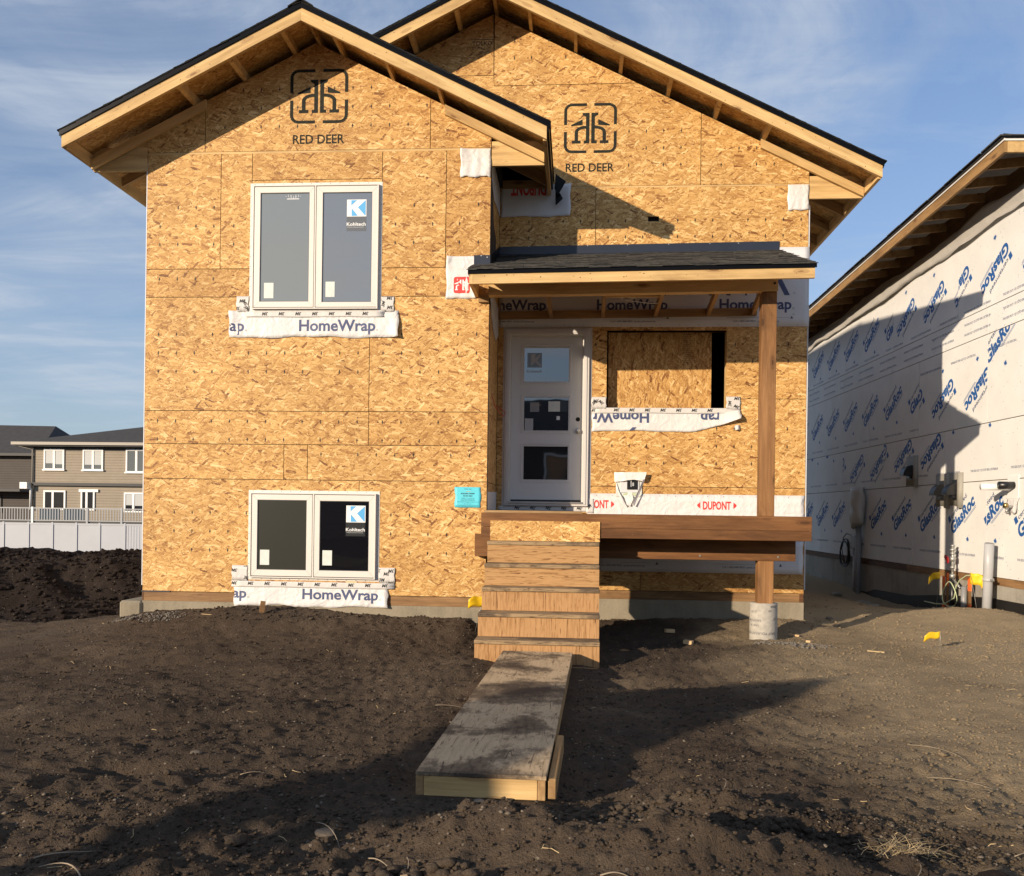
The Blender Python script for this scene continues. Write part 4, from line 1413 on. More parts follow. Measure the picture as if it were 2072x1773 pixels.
# wrap band behind the porch rafters, with its lettering
bw_, pw = flap('wrap_band', -.94, 2.677, 2.205, 3.136, F2 - .001, H, 'wrap_flat', nx=60, nz=10, wav=.002, edge=.004, seed=15)
ink = Ink()
ink2 = Ink()
for k in range(3):
    x = -1.214 + 1.432 * k
    ink.text('HomeWrap', x, 2.413, .118, .83, .028)
    ink.text('TYVEK', x - .17, 2.585, .40, 1.0, .02, .18)
    ring(ink2, x + .83 + .02, 2.420, .013, .0025)
    ring(ink2, x + .83 + .03, 2.60, .013, .0025)
    ink2.text('R', x + .8465, 2.415, .010)
    ink2.text('Call 1-800-448-9835  tyvek.ca/homewrap', x + .16, 2.262, .021, .53, .004)
    ink2.rect(x + .08, x + .80, 2.312, 2.3145)
    ink2.poly([(x + .815, 2.300), (x + .85, 2.300), (x + .8325, 2.333)])
    ink2.text('USA', x + .84, 2.345, .012)
for i in range(16):
    ink2.rect(-.85 + i * .2265, -.846 + i * .2265, 2.222, 2.236)
print_on(ink, 'printed_word', 'navy', bw_, F2 - .001, pw, (-.93, 2.67, 2.21, 3.13))
print_on(ink2, 'fine_print', 'greyink', bw_, F2 - .001, pw, (-.93, 2.67, 2.21, 3.13))
# wrap at the foot of the recessed wall, above and below the deck
o, ps = flap('wrap_band', .135, 2.656, -.30, .235, F2 - .001, H, nx=50, nz=6, wav=.002, edge=.002, seed=16)
ink = Ink()
for x in (.017, 1.444):
    for s, xt in ((-1, x + .015), (1, x + .398)):
        ink.poly([(xt, .070), (xt, .146), (xt + s * .030, .122), (xt + s * .038, .108), (xt + s * .030, .094)])
    ink.text('DUPONT', x + .045, .062, .092, .325, .030)
print_on(ink, 'printed_word', 'redink', o, F2 - .001, ps, (.20, 2.65, 0, .2))
ink = Ink()
for i in range(13):
    ink.rect(.24 + i * .186, .2445 + i * .186, .205, .217)
print_on(ink, 'staples', 'blackink', o, F2 - .001, ps)
o, ps = flap('wrap_band', XB + .03, .16, .015, .075, F2 - .003, H, 'tape', nx=20, nz=3, wav=.001, edge=.002, seed=17)
ink = Ink()
tape3m(ink, [(-.66 + .185 * i, .062, PI - .2) for i in range(5)], .034)
print_on(ink, 'printed_mark', 'blackink', o, F2 - .003, ps)
o, ps = flap('sill_tape', .125, .215, -.0, .17, F2 - .0045, H, 'tape', nx=4, nz=6, wav=.001, edge=.003, seed=18)
ink = Ink()
ink.text('3M', .145, .045, .036, .06, .03, .2, .7)
print_on(ink, 'printed_mark', 'blackink', o, F2 - .0045, ps)
o, ps = flap('wrap_band', .28, 2.650, -.684, -.30, F2 - .002, H, 'wrap_flat', nx=40, nz=6, wav=.002, edge=.003, seed=19)
ink = Ink()
for x in (.29, 1.72):
    ink.text('Call 1-800-448-9835  tyvek.ca/homewrap', x, -.622, .021, .53, .004)
    ink.rect(x - .1, x + .60, -.580, -.5775)
    ink.poly([(x + .655, -.598), (x + .69, -.598), (x + .6725, -.562)])
print_on(ink, 'fine_print', 'greyink', o, F2 - .002, ps, (.29, 2.64, -.68, -.31))
# flap under the rough opening: the sheet hangs upside down and its right end curls off the wall
o, ps = flap('wrap_flap', .178, 1.905, .975, 1.236, F2 - .002, H, nx=48, nz=10, wav=.006, edge=.012, seed=20,
             lift=lambda u, t: .09 * max(0, u - .74) ** 2 / .0676 * t)
for v in o.data.vertices:                                   # the curled corner is pulled up
    u = (v.co.x) / (1.905 - .178)
    if u > .70:
        v.co.z *= 1 - .58 * ((u - .70) / .30) ** 1.3
ink = Ink()
ink.text('HomeWrap', .845, 1.195, .120, .83, .026, 0, PI)
ink.text('HomeWrap', 2.277, 1.195, .120, .83, .026, 0, PI)
print_on(ink, 'printed_word', 'navy', o, F2 - .006, ps, (.19, 1.66, .985, 1.23))
ink = Ink()
ring(ink, 1.415, 1.190, .012, .0025)
ink.poly([(.62, .985), (.67, .985), (.70, 1.02), (.655, 1.02)])
print_on(ink, 'printed_mark', 'navy', o, F2 - .006, ps)
tape(.172, 1.900, 1.185, 1.250, F2 - .0095, prints=[(.50 + .182 * i, 1.240, PI) for i in range(7)] + [(.22, 1.235, PI)], seed=21)
tape(.170, .342, 1.238, 1.376, F2 - .011, prints=[(.255, 1.345, PI), (.185, 1.275, .6), (.32, 1.30, 2.4)], seed=22)
tape(1.744, 1.904, 1.238, 1.386, F2 - .011, prints=[(1.80, 1.27, PI / 2), (1.90, 1.38, PI), (1.90, 1.27, PI - .4)], seed=23)
o, _ = flap('tape_scrap', 1.843, 1.905, .995, 1.052, F2 - .001, H, 'tape', nx=6, nz=5, wav=.012, edge=.012, seed=24, lift=lambda u, t: .03 * (1 - (2 * u - 1) ** 2))

# ------------------------------------------------------------------ front door
DY = F2 - .034
LY = 10.70                                   # the leaf hangs on the inner side of a deep frame
dr = panel('front_door', -.860, .140, .078, 2.178, DY - .004, LY + .03, 'doorframe', H, [(-.800, .072, .112, 2.114)])
bev(dr, .004)
frame_ring('nailing_flange', -.885, .170, .06, 2.200, .03, F2 - .0045, F2 - .0015, 'doorframe', dr)
frame_ring('brick_mould', -.838, .112, .100, 2.150, .020, DY - .012, DY - .0045, 'doorframe', dr)
frame_ring('door_stop', -.802, .074, .110, 2.116, .014, LY - .02, LY - .0005, 'doorframe', dr)
GL = [tuple(v * 1.0133 for v in g) for g in ((-.632, -.103, 1.552, 1.955), (-.629, -.101, .972, 1.365), (-.628, -.103, .389, .784))]
slab = panel('door_leaf', -.803, .073, .153, 2.135, LY, LY + .02, 'door', dr, GL)
lites = [('glass_dark',), ('glass_dark',), ('glass_dark',)]
for g in GL:
    m1 = frame_ring('glazing_bead', g[0] - .038, g[1] + .032, g[2] - .032, g[3] + .040, .022, LY - .007, LY - .0003, 'door', dr)
    bev(m1, .004)
    bev(frame_ring('glazing_bead', g[0] - .012, g[1] + .010, g[2] - .010, g[3] + .012, .011, LY - .005, LY - .0002, 'door', dr), .003)
    panel('door_pane', g[0], g[1], g[2], g[3], LY + .010, LY + .014, 'door_glass', dr)
box('threshold', -.799, .071, DY - .03, LY + .02, .1125, .128, 'steel', dr)
box('door_sweep', -.80, .072, LY - .004, LY - .0005, .1285, .152, 'black_plastic', dr)
ink = Ink()


def disc(name, x, z, r, y0, y1, mat, parent, k=18):
    c = [(x + r * math.cos(2 * PI * i / k), z + r * math.sin(2 * PI * i / k)) for i in range(k)]
    return prism(name, c, y0, y1, mat, parent)


disc('bore_hole', .011, 1.122, .026, LY - .002, LY - .0004, 'dark', dr)
disc('rosette', .011, .981, .033, LY - .010, LY - .0004, 'steel', dr)
tube('door_knob', [(.011, LY - .0105 - q, .981) for q in (0, .028, .034, .048, .060, .064)], .02, 'steel', dr, 14, radii=[.012, .012, .020, .027, .024, .012])
PY = LY + .010
st = panel('sticker', -.605, -.43, 1.745, 1.92, PY - .0022, PY - .0012, 'clear', dr)
ink = Ink()
ink.poly([(-.56, 1.905), (-.51, 1.905), (-.51, 1.85), (-.455, 1.905), (-.435, 1.905), (-.49, 1.83), (-.435, 1.765), (-.46, 1.765), (-.51, 1.81), (-.52, 1.80), (-.56, 1.765)])
ink.rect(-.605, -.43, 1.745, 1.748)
ink.rect(-.605, -.43, 1.917, 1.92)
ink.text('Kohltech', -.61, 1.685, .030, .185, .02)
ink.build('printed_word', 'pvc', st, PY - .003)
panel('sticker', -.345, -.205, 1.215, 1.338, PY - .0022, PY - .0012, 'sticker', dr)
panel('sticker', -.200, -.108, 1.215, 1.338, PY - .0022, PY - .0012, 'darkfilm', dr)
panel('sticker', -.245, -.205, 1.115, 1.160, PY - .0022, PY - .0012, 'label_white', dr)
panel('sticker', -.627, -.525, .976, 1.13, PY - .0022, PY - .0012, 'pvc', dr)
tg = panel('sticker', -.565, -.455, 1.21, 1.325, PY - .0022, PY - .0012, 'pvc_dark', dr)
ink = Ink()
ink.text('THIS IS A CAUTION', -.565, 1.285, .015, .13, .01)
ink.build('printed_word', 'straw', tg, PY - .003)
tube('red_wire', [(XB + .012, F1 + .25, 1.30), (XB + .05, F1 + .3, 1.16), (XB + .13, F1 + .42, 1.07), (XB + .15, F1 + .5, 1.12), (XB + .09, F1 + .5, 1.17), (XB + .02, F1 + .45, 1.20)], .004, 'red', H, 5)
# slot left open in the upper wall
panel('vent_slot', VENT[0] - .004, VENT[1] + .004, VENT[2] - .004, VENT[3] + .004, F2 + .05, F2 + .052, 'dark', H)

# ------------------------------------------------------------------ porch roof
TZ = lambda x: .0125 * (x - .62)
PS = .372
PF, PB = 8.95, F2 - .006


def porch_top(y):
    return 2.448 + PS * (y - PF)


def skew_box(name, x0, x1, y0, y1, z0, z1, mat, parent=H, grain='X'):
    """a board that follows the porch roof's slight tilt along its length"""
    vs = [(x0, y0, z0 + TZ(x0)), (x1, y0, z0 + TZ(x1)), (x1, y1, z0 + TZ(x1)), (x0, y1, z0 + TZ(x0)),
          (x0, y0, z1 + TZ(x0)), (x1, y0, z1 + TZ(x1)), (x1, y1, z1 + TZ(x1)), (x0, y1, z1 + TZ(x0))]
    base = Matrix.Translation((x0, y0, z0))
    if grain == 'Y':
        base = base @ Matrix.Rotation(PI / 2, 4, 'Z')
    return finish(name, vs, BOXF, mat, parent, base)


skew_box('porch_fascia', -1.070, 2.320, PF, PF + .038, 2.326, 2.438, 'spf')
skew_box('porch_end_board', -1.108, -1.0715, PF, F1 - .004, 2.326, 2.437, 'spf', grain='Y')
box('porch_nailer', -1.070, XB - .004, F1 - .045, F1 - .003, 2.245, 2.33, 'spf_old', H)
skew_box('drip_edge', -1.120, 2.335, PF - .014, PF - .002, 2.427, 2.470, 'black_metal')
skew_box('drip_edge', -1.122, -1.110, PF - .002, F1 - .004, 2.427, 2.470, 'black_metal')
# deck of the porch roof
vs = []
for x0, x1, y0, y1 in ((-1.105, XB - .002, PF, F1 - .003), (XB - .002, 2.325, PF, PB)):
    v = [(x0, y0), (x1, y0), (x1, y1), (x0, y1)]
    pts = [(x, y, porch_top(y) + TZ(x)) for x, y in v] + [(x, y, porch_top(y) + TZ(x) + .012) for x, y in v]
    finish('porch_roof_deck', pts, BOXF, 'osb', H)


def porch_shingle(x0, x1, y0, y1, lift0, lift1, jit):
    v = []
    for dz in (0, 1):
        for x, y, l in ((x0, y0 + jit, lift0), (x1, y0 + jit * .3, lift0), (x1, y1, lift1), (x0, y1, lift1)):
            v.append((x, y, porch_top(y) + TZ(x) + .012 + l + (.007 if dz else 0)))
    return finish('shingle', v, BOXF, 'shingle', H)


rs = random.Random(4)
row = 0
y = PF - .028
while y < PB - .02:
    ya = min(y + .20, PB)
    xs_, x = [], -1.125 - rs.uniform(.0, .22)
    right = 2.345
    while x < right:
        wd = rs.choice([.15, .19, .22, .26, .31])
        a, b2 = max(x, -1.135), min(x + wd, right + rs.uniform(-.006, .008))
        lim = XB + .004 if (y + .1) > F1 - .006 else -9
        a2 = max(a, lim)
        if b2 - a2 > .03:
            dbl = rs.random() < .45
            yb = ya if a2 >= XB else min(ya, F1 - .006)
            if yb - y > .03:
                porch_shingle(a2 + .001, b2 - .001, y, yb, .012 + (.006 if dbl else 0), .004, -.006 if dbl else 0.0)
        x += wd
    y += .128
    row += 1
# flashing where the porch roof meets the walls
zf = porch_top(PB)
skew_box('wall_flashing', XB + .006, 2.334, F2 - .007, F2 - .003, zf - .02, zf + .128, 'flash_blue')
v = [(XB + .008, F2 - .0075, zf + .022 + TZ(0)), (2.30, F2 - .0075, zf + .022 + TZ(2.3)), (2.30, F2 - .10, zf - .012 + TZ(2.3)), (XB + .008, F2 - .10, zf - .012 + TZ(0))]
finish('wall_flashing', v + [(a, b2, c + .003) for a, b2, c in v], BOXF, 'flash_blue', H)
zl = porch_top(F1) + TZ(XB)
box('wall_flashing', -1.128, XB + .004, F1 - .006, F1 - .002, zl - .02, zl + .118, 'flash_blue', H)
v = [(F1 - .005, zl + .0), (F2 - .01, zf - .01), (F2 - .01, zf + .11), (F1 - .005, zl + .118)]
finish('wall_flashing', [(XB + .012, a, b2) for a, b2 in v] + [(XB + .016, a, b2) for a, b2 in v], BOXF, 'black_metal', H)
ink = Ink()
for x, z in ((-1.05, 2.752), (-.985, 2.735), (-.60, 3.168), (.10, 3.170), (.57, 3.176), (1.05, 3.180), (1.86, 3.185), (1.53, 3.185)):
    yk = F1 - .0062 if z < 3 else F2 - .0072
    disc('nail_head', x, z, .007, yk - .002, yk, 'galv', H, 8)
for nm, x0, x1, z0, z1, y, k in (('nail_marks', -1.0, 2.25, 2.35, 2.42, PF, 22), ('nail_marks', -.93, 2.28, -.235, -.03, PF, 34)):
    ink = Ink()
    for i in range(k):
        x, z, s = random.uniform(x0, x1), random.uniform(z0, z1), random.uniform(.003, .008)
        z += TZ(x) if z0 > 1 else 0
        ink.poly([(x - s, z - s * .5), (x + s * .4, z - s * .8), (x + s, z + s * .4), (x - s * .3, z + s)])
    ink.build(nm, 'chipdark', H, y - .0012)
# beam, ledger, ceiling joists, rafters
skew_box('porch_beam', -.950, 2.055, 9.36, 9.465, 2.306, 2.56, 'spf')
disc('bolt_head', 2.02, 2.40, .014, 9.352, 9.36, 'black_plastic', H, 8)
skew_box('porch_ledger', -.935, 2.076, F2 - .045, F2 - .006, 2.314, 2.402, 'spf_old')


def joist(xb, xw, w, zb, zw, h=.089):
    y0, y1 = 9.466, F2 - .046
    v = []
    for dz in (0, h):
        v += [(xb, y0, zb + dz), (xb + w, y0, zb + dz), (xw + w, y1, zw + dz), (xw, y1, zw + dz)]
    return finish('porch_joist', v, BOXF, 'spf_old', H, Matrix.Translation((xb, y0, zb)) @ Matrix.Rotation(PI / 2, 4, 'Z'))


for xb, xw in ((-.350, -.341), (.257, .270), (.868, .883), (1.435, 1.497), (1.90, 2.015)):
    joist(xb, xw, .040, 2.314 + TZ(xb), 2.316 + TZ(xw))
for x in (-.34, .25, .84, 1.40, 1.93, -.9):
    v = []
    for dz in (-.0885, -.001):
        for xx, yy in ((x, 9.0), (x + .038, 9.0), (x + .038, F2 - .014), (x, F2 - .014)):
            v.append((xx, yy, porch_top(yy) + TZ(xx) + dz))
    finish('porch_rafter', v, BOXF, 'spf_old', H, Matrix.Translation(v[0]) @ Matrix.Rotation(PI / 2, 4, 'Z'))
box('blocking', .298, .868, 9.60, 9.638, 2.325, 2.363, 'spf', H)
tube('ceiling_box', [(.56, 9.80, 2.35), (.56, 9.80, 2.40)], .052, 'pvc_dark', H, 12)
tube('ceiling_wire', [(.50, 9.80, 2.36), (.44, 9.78, 2.345), (.52, 9.76, 2.325), (.66, 9.80, 2.315), (.80, 9.86, 2.312), (.89, 9.90, 2.325)], .004, 'label_white', H, 5)
ink = Ink()

# ------------------------------------------------------------------ deck, posts, footing
box('rim_board', -.953, 2.322, PF, PF + .038, -.1495, -.010, 'treated', H, b=.002)
box('rim_board', -.953, 2.322, PF + .001, PF + .038, -.250, -.1515, 'treated', H, b=.002)
box('deck_beam', -1.068, 2.280, 9.41, 9.487, -.474, -.236, 'treated', H, b=.003)
for i in range(6):
    x = -.93 + i * .64
    box('deck_joist', x, x + .038, PF + .039, F2 - .014, -.234, -.032, 'treated', H, 'Y')
for i in range(10):
    y0 = PF + .006 + i * .162
    box('deck_board', -.950, 2.318, y0 + .03, y0 + .186, -.030, -.0085, 'treated', H)
box('deck_sheet', -.935, .068, 9.05, F2 - .05, -.0075, .016, 'ply_edge', H)
lp = box('post', 1.899, 2.060, 9.41, 9.55, -.93, -.4755, 'post', H, 'Z', b=.004)
up = box('post', 1.902, 2.054, 9.395, 9.535, -.0082, 2.318, 'post', H, 'Z', b=.004)
for x in (1.3, 2.1, .2):
    disc('bolt_head', x, -.43, .010, 9.404, 9.410, 'galv', H, 8)
fb = tube('footing_tube', [(1.975, 9.48, -1.75), (1.975, 9.48, -1.30), (1.975, 9.48, -1.05), (1.975, 9.48, -.93), (1.975, 9.48, -.915)], .141, 'tube', H, 32)
ink = Ink()


def wraptext(s, a0, z, cap, flip=True):
    """lettering printed round the paper tube"""
    k = Ink()
    k.text(s, 0, 0, cap, None, .004)
    v = k.v
    if flip:
        mx = max(a for a, _ in v)
        v = [(mx - a, cap - b2) for a, b2 in v]
    off = len(ink.v)
    for a, b2 in v:
        an = a0 + a / .1425
        ink.v.append((1.975 - .1425 * math.cos(an), 9.48 - .1425 * math.sin(an), z + b2))
    ink.f.extend([tuple(off + i for i in q) for q in k.f])


for s, a0, z, cap in (('CEE', .35, -1.01, .018), ('10', .75, -1.00, .016), ('EASYPOUR', .12, -1.10, .022), ('CREF  10', .28, -1.15, .020), ('EASY POUR', .95, -1.235, .026), ('EASY POUR', -.4, -1.235, .026), ('POUR', 1.85, -.955, .022), ('DO NOT', 2.1, -1.07, .010), ('EXCEED', 2.1, -1.085, .010), ('CEE', 1.7, -.995, .016)):
    wraptext(s, a0, z, cap)
pr = ink
me = bpy.data.meshes.new('printed_words')
me.from_pydata([Vector(v) - Vector(pr.v[0]) for v in pr.v], [], pr.f)
o = bpy.data.objects.new('printed_words', me)
COL.objects.link(o)
me.materials.append(M['greyink'])
o.matrix_world = Matrix.Translation(pr.v[0])
o.parent = fb
o.matrix_parent_inverse = WM(fb).inverted()

# ------------------------------------------------------------------ temporary wooden steps
S = thing('wooden_steps', (-.32, 8.4, -1.33), 'rough wooden flight of steps with five worn treads leading up to the porch', 'steps')
box('riser', -.858, .244, PF - .014, PF - .002, -.288, -.087, 'osb_fresh', S)
for i, (zt, xl, xr) in enumerate(((-.325, -.867, .236), (-.534, -.869, .234), (-.742, -.868, .230), (-.955, -.876, .227), (-1.167, -.880, .226))):
    yf = 8.728 - .232 * i
    tr = box('tread', xl, xr, yf, yf + .262 - (.030 if i == 0 else 0), zt, zt + .036, 'tread', S, b=.005)
    zb = (-.534, -.742, -.955, -1.167, -1.42)[i] + (.037 if i < 4 else 0)
    # risers stand a hair behind the nosing
    box('riser', xl + .003, xr - .003, yf + .012, yf + .026, zb, zt - .001, 'ply_across' if i < 2 else 'ply_riser', S)
for x in (-.80, -.30, .16):
    pts = [(8.94, -.33), (8.94, -.62)] + [(7.90, -1.40), (7.835, -1.40), (7.835, -1.172)]
    st_ = []
    for i in range(4, -1, -1):
        yf = 8.728 - .232 * i
        zt = (-.325, -.534, -.742, -.955, -1.167)[i]
        st_ += [(yf + .030, zt - .002), (yf + .258, zt - .002)] if i else [(yf + .030, zt - .002)]
    poly = [(8.94, -.62), (7.90, -1.40), (7.84, -1.40)] + st_ + [(8.93, -.327)]
    k = len(poly)
    vsx = [(x, a, b2) for a, b2 in poly] + [(x + .038, a, b2) for a, b2 in poly]
    finish('stringer', vsx, [tuple(range(k)), tuple(range(2 * k - 1, k - 1, -1))] + [(i, (i + 1) % k, k + (i + 1) % k, k + i) for i in range(k)], 'spf_old', S)

# ------------------------------------------------------------------ plywood walkway
WK = thing('plywood_walkway', (-.42, 5.9, -1.31), 'mud stained plywood walkway on a timber frame leading to the steps', 'walkway', math.atan2(-.108, 3.65))
ang = math.atan2(-.108, 3.65)
WF = Matrix.Translation((-.728, 4.10, 0)) @ Matrix.Rotation(ang, 4, 'Z')
box('top_sheet', 0, .610, 0, 1.216, -1.231, -1.212, 'ply_top', WK, 'Y', .002, WF)
box('top_sheet', .001, .609, 1.220, 3.655, -1.2305, -1.2118, 'ply_top', WK, 'Y', .002, WF)
box('end_board', .038, .570, .003, .041, -1.325, -1.2315, 'spf', WK, 'X', .003, WF)
box('end_board', .038, .570, 3.61, 3.648, -1.325, -1.2315, 'spf_old', WK, 'X', .003, WF)
box('side_board', .001, .037, .002, 3.65, -1.325, -1.2315, 'spf_old', WK, 'Y', .003, WF)
box('side_board', .571, .607, .002, 3.65, -1.325, -1.2315, 'spf_old', WK, 'Y', .003, WF)
for yy in (.9, 1.8, 2.7):
    box('cross_board', .038, .570, yy, yy + .038, -1.322, -1.232, 'spf_old', WK, 'X', 0, WF)
bev(box('cleat', .617, .655, .015, .83, -1.320, -1.226, 'spf_old', WK, 'Y', 0, WF), .004)

# ------------------------------------------------------------------ the house next door
NA = math.atan2(-1, .0278)
NF = Matrix.Translation((5.85, 0, 0)) @ Matrix.Rotation(NA, 4, 'Z')     # local x runs along the wall towards the viewer, y into the wall
NB = thing('neighbour_house', (5.5, 12, -1.2), 'house under construction on the right clad in cream printed sheathing boards', 'house', NA)
U0, U1 = -24.0, -11.40


def nbox(name, x0, x1, y0, y1, z0, z1, mat, parent=NB, axis='X', b=0.0):
    return box(name, x0, x1, y0, y1, z0, z1, mat, parent, axis, b, NF)


rp = random.Random(12)


def leaf(k, x, z, s, ang):
    pts = [(0, -.6), (.06, -.15), (.42, -.28), (.34, -.08), (.62, .10), (.40, .16), (.44, .34), (.20, .26), (.22, .52), (.10, .44), (0, .72)]
    pts = pts + [(-a, b2) for a, b2 in pts[-2:0:-1]]
    ca, sa = math.cos(ang), math.sin(ang)
    k.poly([(x + s * (a * ca - b2 * sa), z + s * (a * sa + b2 * ca)) for a, b2 in pts])


def brand(kb, kd, x, z, flip):
    """one repeat of the maker's diagonal print: big word, small word above, tag line and a leaf"""
    a = math.radians(34)
    if flip:
        a += PI
    ca, sa = math.cos(a), math.sin(a)

    def P(u, w):
        return (x + u * ca - w * sa, z + u * sa + w * ca)
    q = P(0, 0)
    kb.text('GlasRoc', q[0], q[1], .165, .82, .042, .12, a)
    q = P(.10, .215)
    kd.text('certainteed', q[0], q[1], .062, .56, .012, 0, a)
    kb.poly([P(.0, .20), P(.075, .20), P(.075, .29), P(.0, .29)])
    for u0, u1, w in ((.38, .82, -.040), (.40, .80, -.060)):
        kb.poly([P(u0, w), P(u1, w), P(u1, w + .007), P(u0, w + .007)])
    if flip:
        leaf(kb, x - .30, z + .14, .075, PI + .2)
    else:
        leaf(kb, x + .46, z - .06, .075, -.2)


def printed_row(p, x0, x1, z0, z1, phase, base, flip, caps=(), upside_caps=False):
    kb, kd = Ink(), Ink()
    k0 = int((x0 - 1.2 - phase) / 1.085)
    for k in range(k0, k0 + 8):
        x = phase + k * 1.085
        if x < x1 + .9 and base is not None:
            brand(kb, kd, x, base, flip)
        for zc in caps:
            kd.text("THIS SIDE OUT / CE CÔTÉ VERS L'EXTÉRIEUR", x - .07 + (.80 if upside_caps else 0), zc, .030, .76, .006, 0, PI if upside_caps else 0)
    for i in range(70):                         # fasteners and pits
        a, c, s = rp.uniform(x0, x1), rp.uniform(z0, z1), rp.uniform(.002, .006)
        if i % 2:
            a, c = x0 + .41 * int((a - x0) / .41) + .02, z0 + .03 + .2 * int((c - z0) / .2)
        kd.poly([(a - s, c), (a, c - s * 1.4), (a + s, c), (a, c + s * 1.2)])
    cl = (x0 + .006, x1 - .006, z0 + .004, z1 - .004)
    kb.build('printed_word', 'blueink', p, -.0016, NF, cl)
    kd.build('printed_word', 'darkblueink', p, -.0018, NF, cl)


def ncourse(z0, z1, joints, fn):
    js = [U0] + [j for j in joints if U0 < j < U1] + [U1]
    for a, b2 in zip(js[:-1], js[1:]):
        p = panel('sheathing_board', a + .005, b2 - .005, z0 + .0055, z1 - .0055, 0, .013, 'glasroc', NB, (), NF)
        fn(p, a, b2)


ncourse(-.775, .505, (-22.1, -19.7, -17.26, -14.82, -12.38), lambda p, a, b2: printed_row(p, a, b2, -.775, .505, -15.55 if b2 < -12.3 else -12.60, -.245, False, (-.530,)))
ncourse(.505, 1.285, (-20.75, -18.31, -16.12, -13.68), lambda p, a, b2: printed_row(p, a, b2, .505, 1.285, -14.95 if b2 > -14 else -16.1, (1.30 if b2 > -14 else 1.20), b2 > -17 and b2 < -12, (.64,)) )
ncourse(1.285, 2.482, (-21.4, -19.04, -16.83, -14.63, -12.40), lambda p, a, b2: printed_row(p, a, b2, 1.285, 2.482, (-16.0 if b2 < -14 else -13.48), (1.66 if b2 < -14 else 2.065), -14.7 <= a and b2 < -12.3, (1.39,) if b2 < -14 else (2.28,), b2 > -14))
ncourse(2.482, 2.845, (-20.9, -18.3, -15.75, -12.40), lambda p, a, b2: printed_row(p, a, b2, 2.482, 2.845, -15.2, None, False, (2.58, 2.72)))
ncourse(2.845, 4.05, (-20.6, -18.2, -15.75, -13.3), lambda p, a, b2: printed_row(p, a, b2, 2.845, 4.05, (-16.0 if b2 < -13.2 else -11.95), (3.05 if b2 < -15 else 3.60), b2 > -15, (2.90,), False))
nbox('wall_core', U0, U1, .014, .16, -.78, 4.3, 'studs')
nbox('front_wall', U1 - .16, U1 - .002, .16, 8, -.78, 4.3, 'glasroc')
nbox('top_band', U0, U1 + .01, -.012, .012, 4.052, 4.42, 'band_n')
# torn plastic strip stapled along the top of the boards
vs, fs = [], []
nx = 160
for j in range(7):
    for i in range(nx + 1):
        u = U0 + (U1 - U0) * i / nx
        t = j / 6
        q1, q2 = float(fbm(np.array([u]), np.array([1.0]), .8, 4, 61)[0]), float(fbm(np.array([u]), np.array([5.0]), .7, 4, 63)[0])
        top = 4.10 + .10 * q1 + .022 * (u + 16)
        bot = 3.83 + .10 * q2 + .020 * (u + 16)
        w = -.020 - .045 * max(0, .5 + float(fbm(np.array([u]), np.array([t * 1.5]), 1.9, 3, 65)[0])) * (.3 + t)
        vs.append(NF @ Vector((u, w, top + (bot - top) * t)))
for j in range(6):
    for i in range(nx):
        a = j * (nx + 1) + i
        fs.append((a, a + 1, a + nx + 2, a + nx + 1))
pf = finish('plastic_strip', vs, fs, 'plastic_grey', NB, smooth=True)
md = pf.modifiers.new('thickness', 'SOLIDIFY')
md.thickness = .0015
# base timber and concrete wall, tarred at the foot
for a, b2 in ((U0, -19.2), (-19.2, -15.05), (-15.05, U1)):
    nbox('sill_plate', a + .002, b2 - .002, .004, .15, -.875, -.778, 'plate_dark' if b2 < -12 else 'plate', NB)
for a, b2 in ((U0, -20.6), (-20.6, -18.16), (-18.16, -16.94), (-16.94, -15.72), (-15.72, -14.5), (-14.5, -13.28), (-13.28, U1)):
    nbox('foundation_panel', a + .003, b2 - .003, .016 + rp.uniform(-.003, .003), .25, -2.2, -.877, 'concrete_n')
zt = [(U0, -1.45), (-16.9, -1.40), (-16.5, -1.31), (-15.0, -1.27), (-13.6, -1.14), (-12.3, -1.05), (U1, -1.05)]
prism('tar_coat', [(a, b2 + rp.uniform(-.01, .01)) for a, b2 in zt] + [(U1, -2.3), (U0, -2.3)], .006, .012, 'tar', NB, 0, NF)


# eave: fascia, tails, deck and black edge; the line dips a little towards the back
def ez(u):
    return 4.444 + .027 * (min(u, -10.8) + 10.8)


def nsk(name, u0, u1, y0, y1, a, b2, mat, da=0.0):
    v = []
    for dz in (a, b2):
        for u, yy in ((u0, y0), (u1, y0), (u1, y1), (u0, y1)):
            v.append(NF @ Vector((u, yy, ez(u) + dz + da * (yy - y0))))
    return finish(name, v, BOXF, mat, NB, NF @ Matrix.Translation((u0, y0, ez(u0))))


nsk('eave_fascia', -24, -10.82, -.60, -.562, -.150, -.022, 'fascia_n')
nsk('eave_fascia', -10.858, -10.82, -.5615, 7.5, -.150, -.022, 'spf').name = 'front_fascia'
nsk('trim_strip', -24, -10.80, -.612, -.60, -.021, .006, 'whitepaint')
nsk('trim_strip', -10.82, -10.805, -.60, 7.5, -.021, .006, 'whitepaint')
nsk('drip_edge', -24, -10.79, -.640, -.58, .007, .030, 'black_metal')
nsk('drip_edge', -10.82, -10.785, -.60, 7.5, .007, .030, 'black_metal')
for i in range(22):
    u = -11.38 - i * .585
    nsk('rafter_tail', u, u + .038, -.5615, .20, -.145, -.03, 'lookout_n', .10)
for i in range(4):
    nbox('rafter_tail', -11.40, -10.86, .3 + i * .6, .338 + i * .6, ez(-11) - .145, ez(-11) - .03, 'lookout_n', NB)
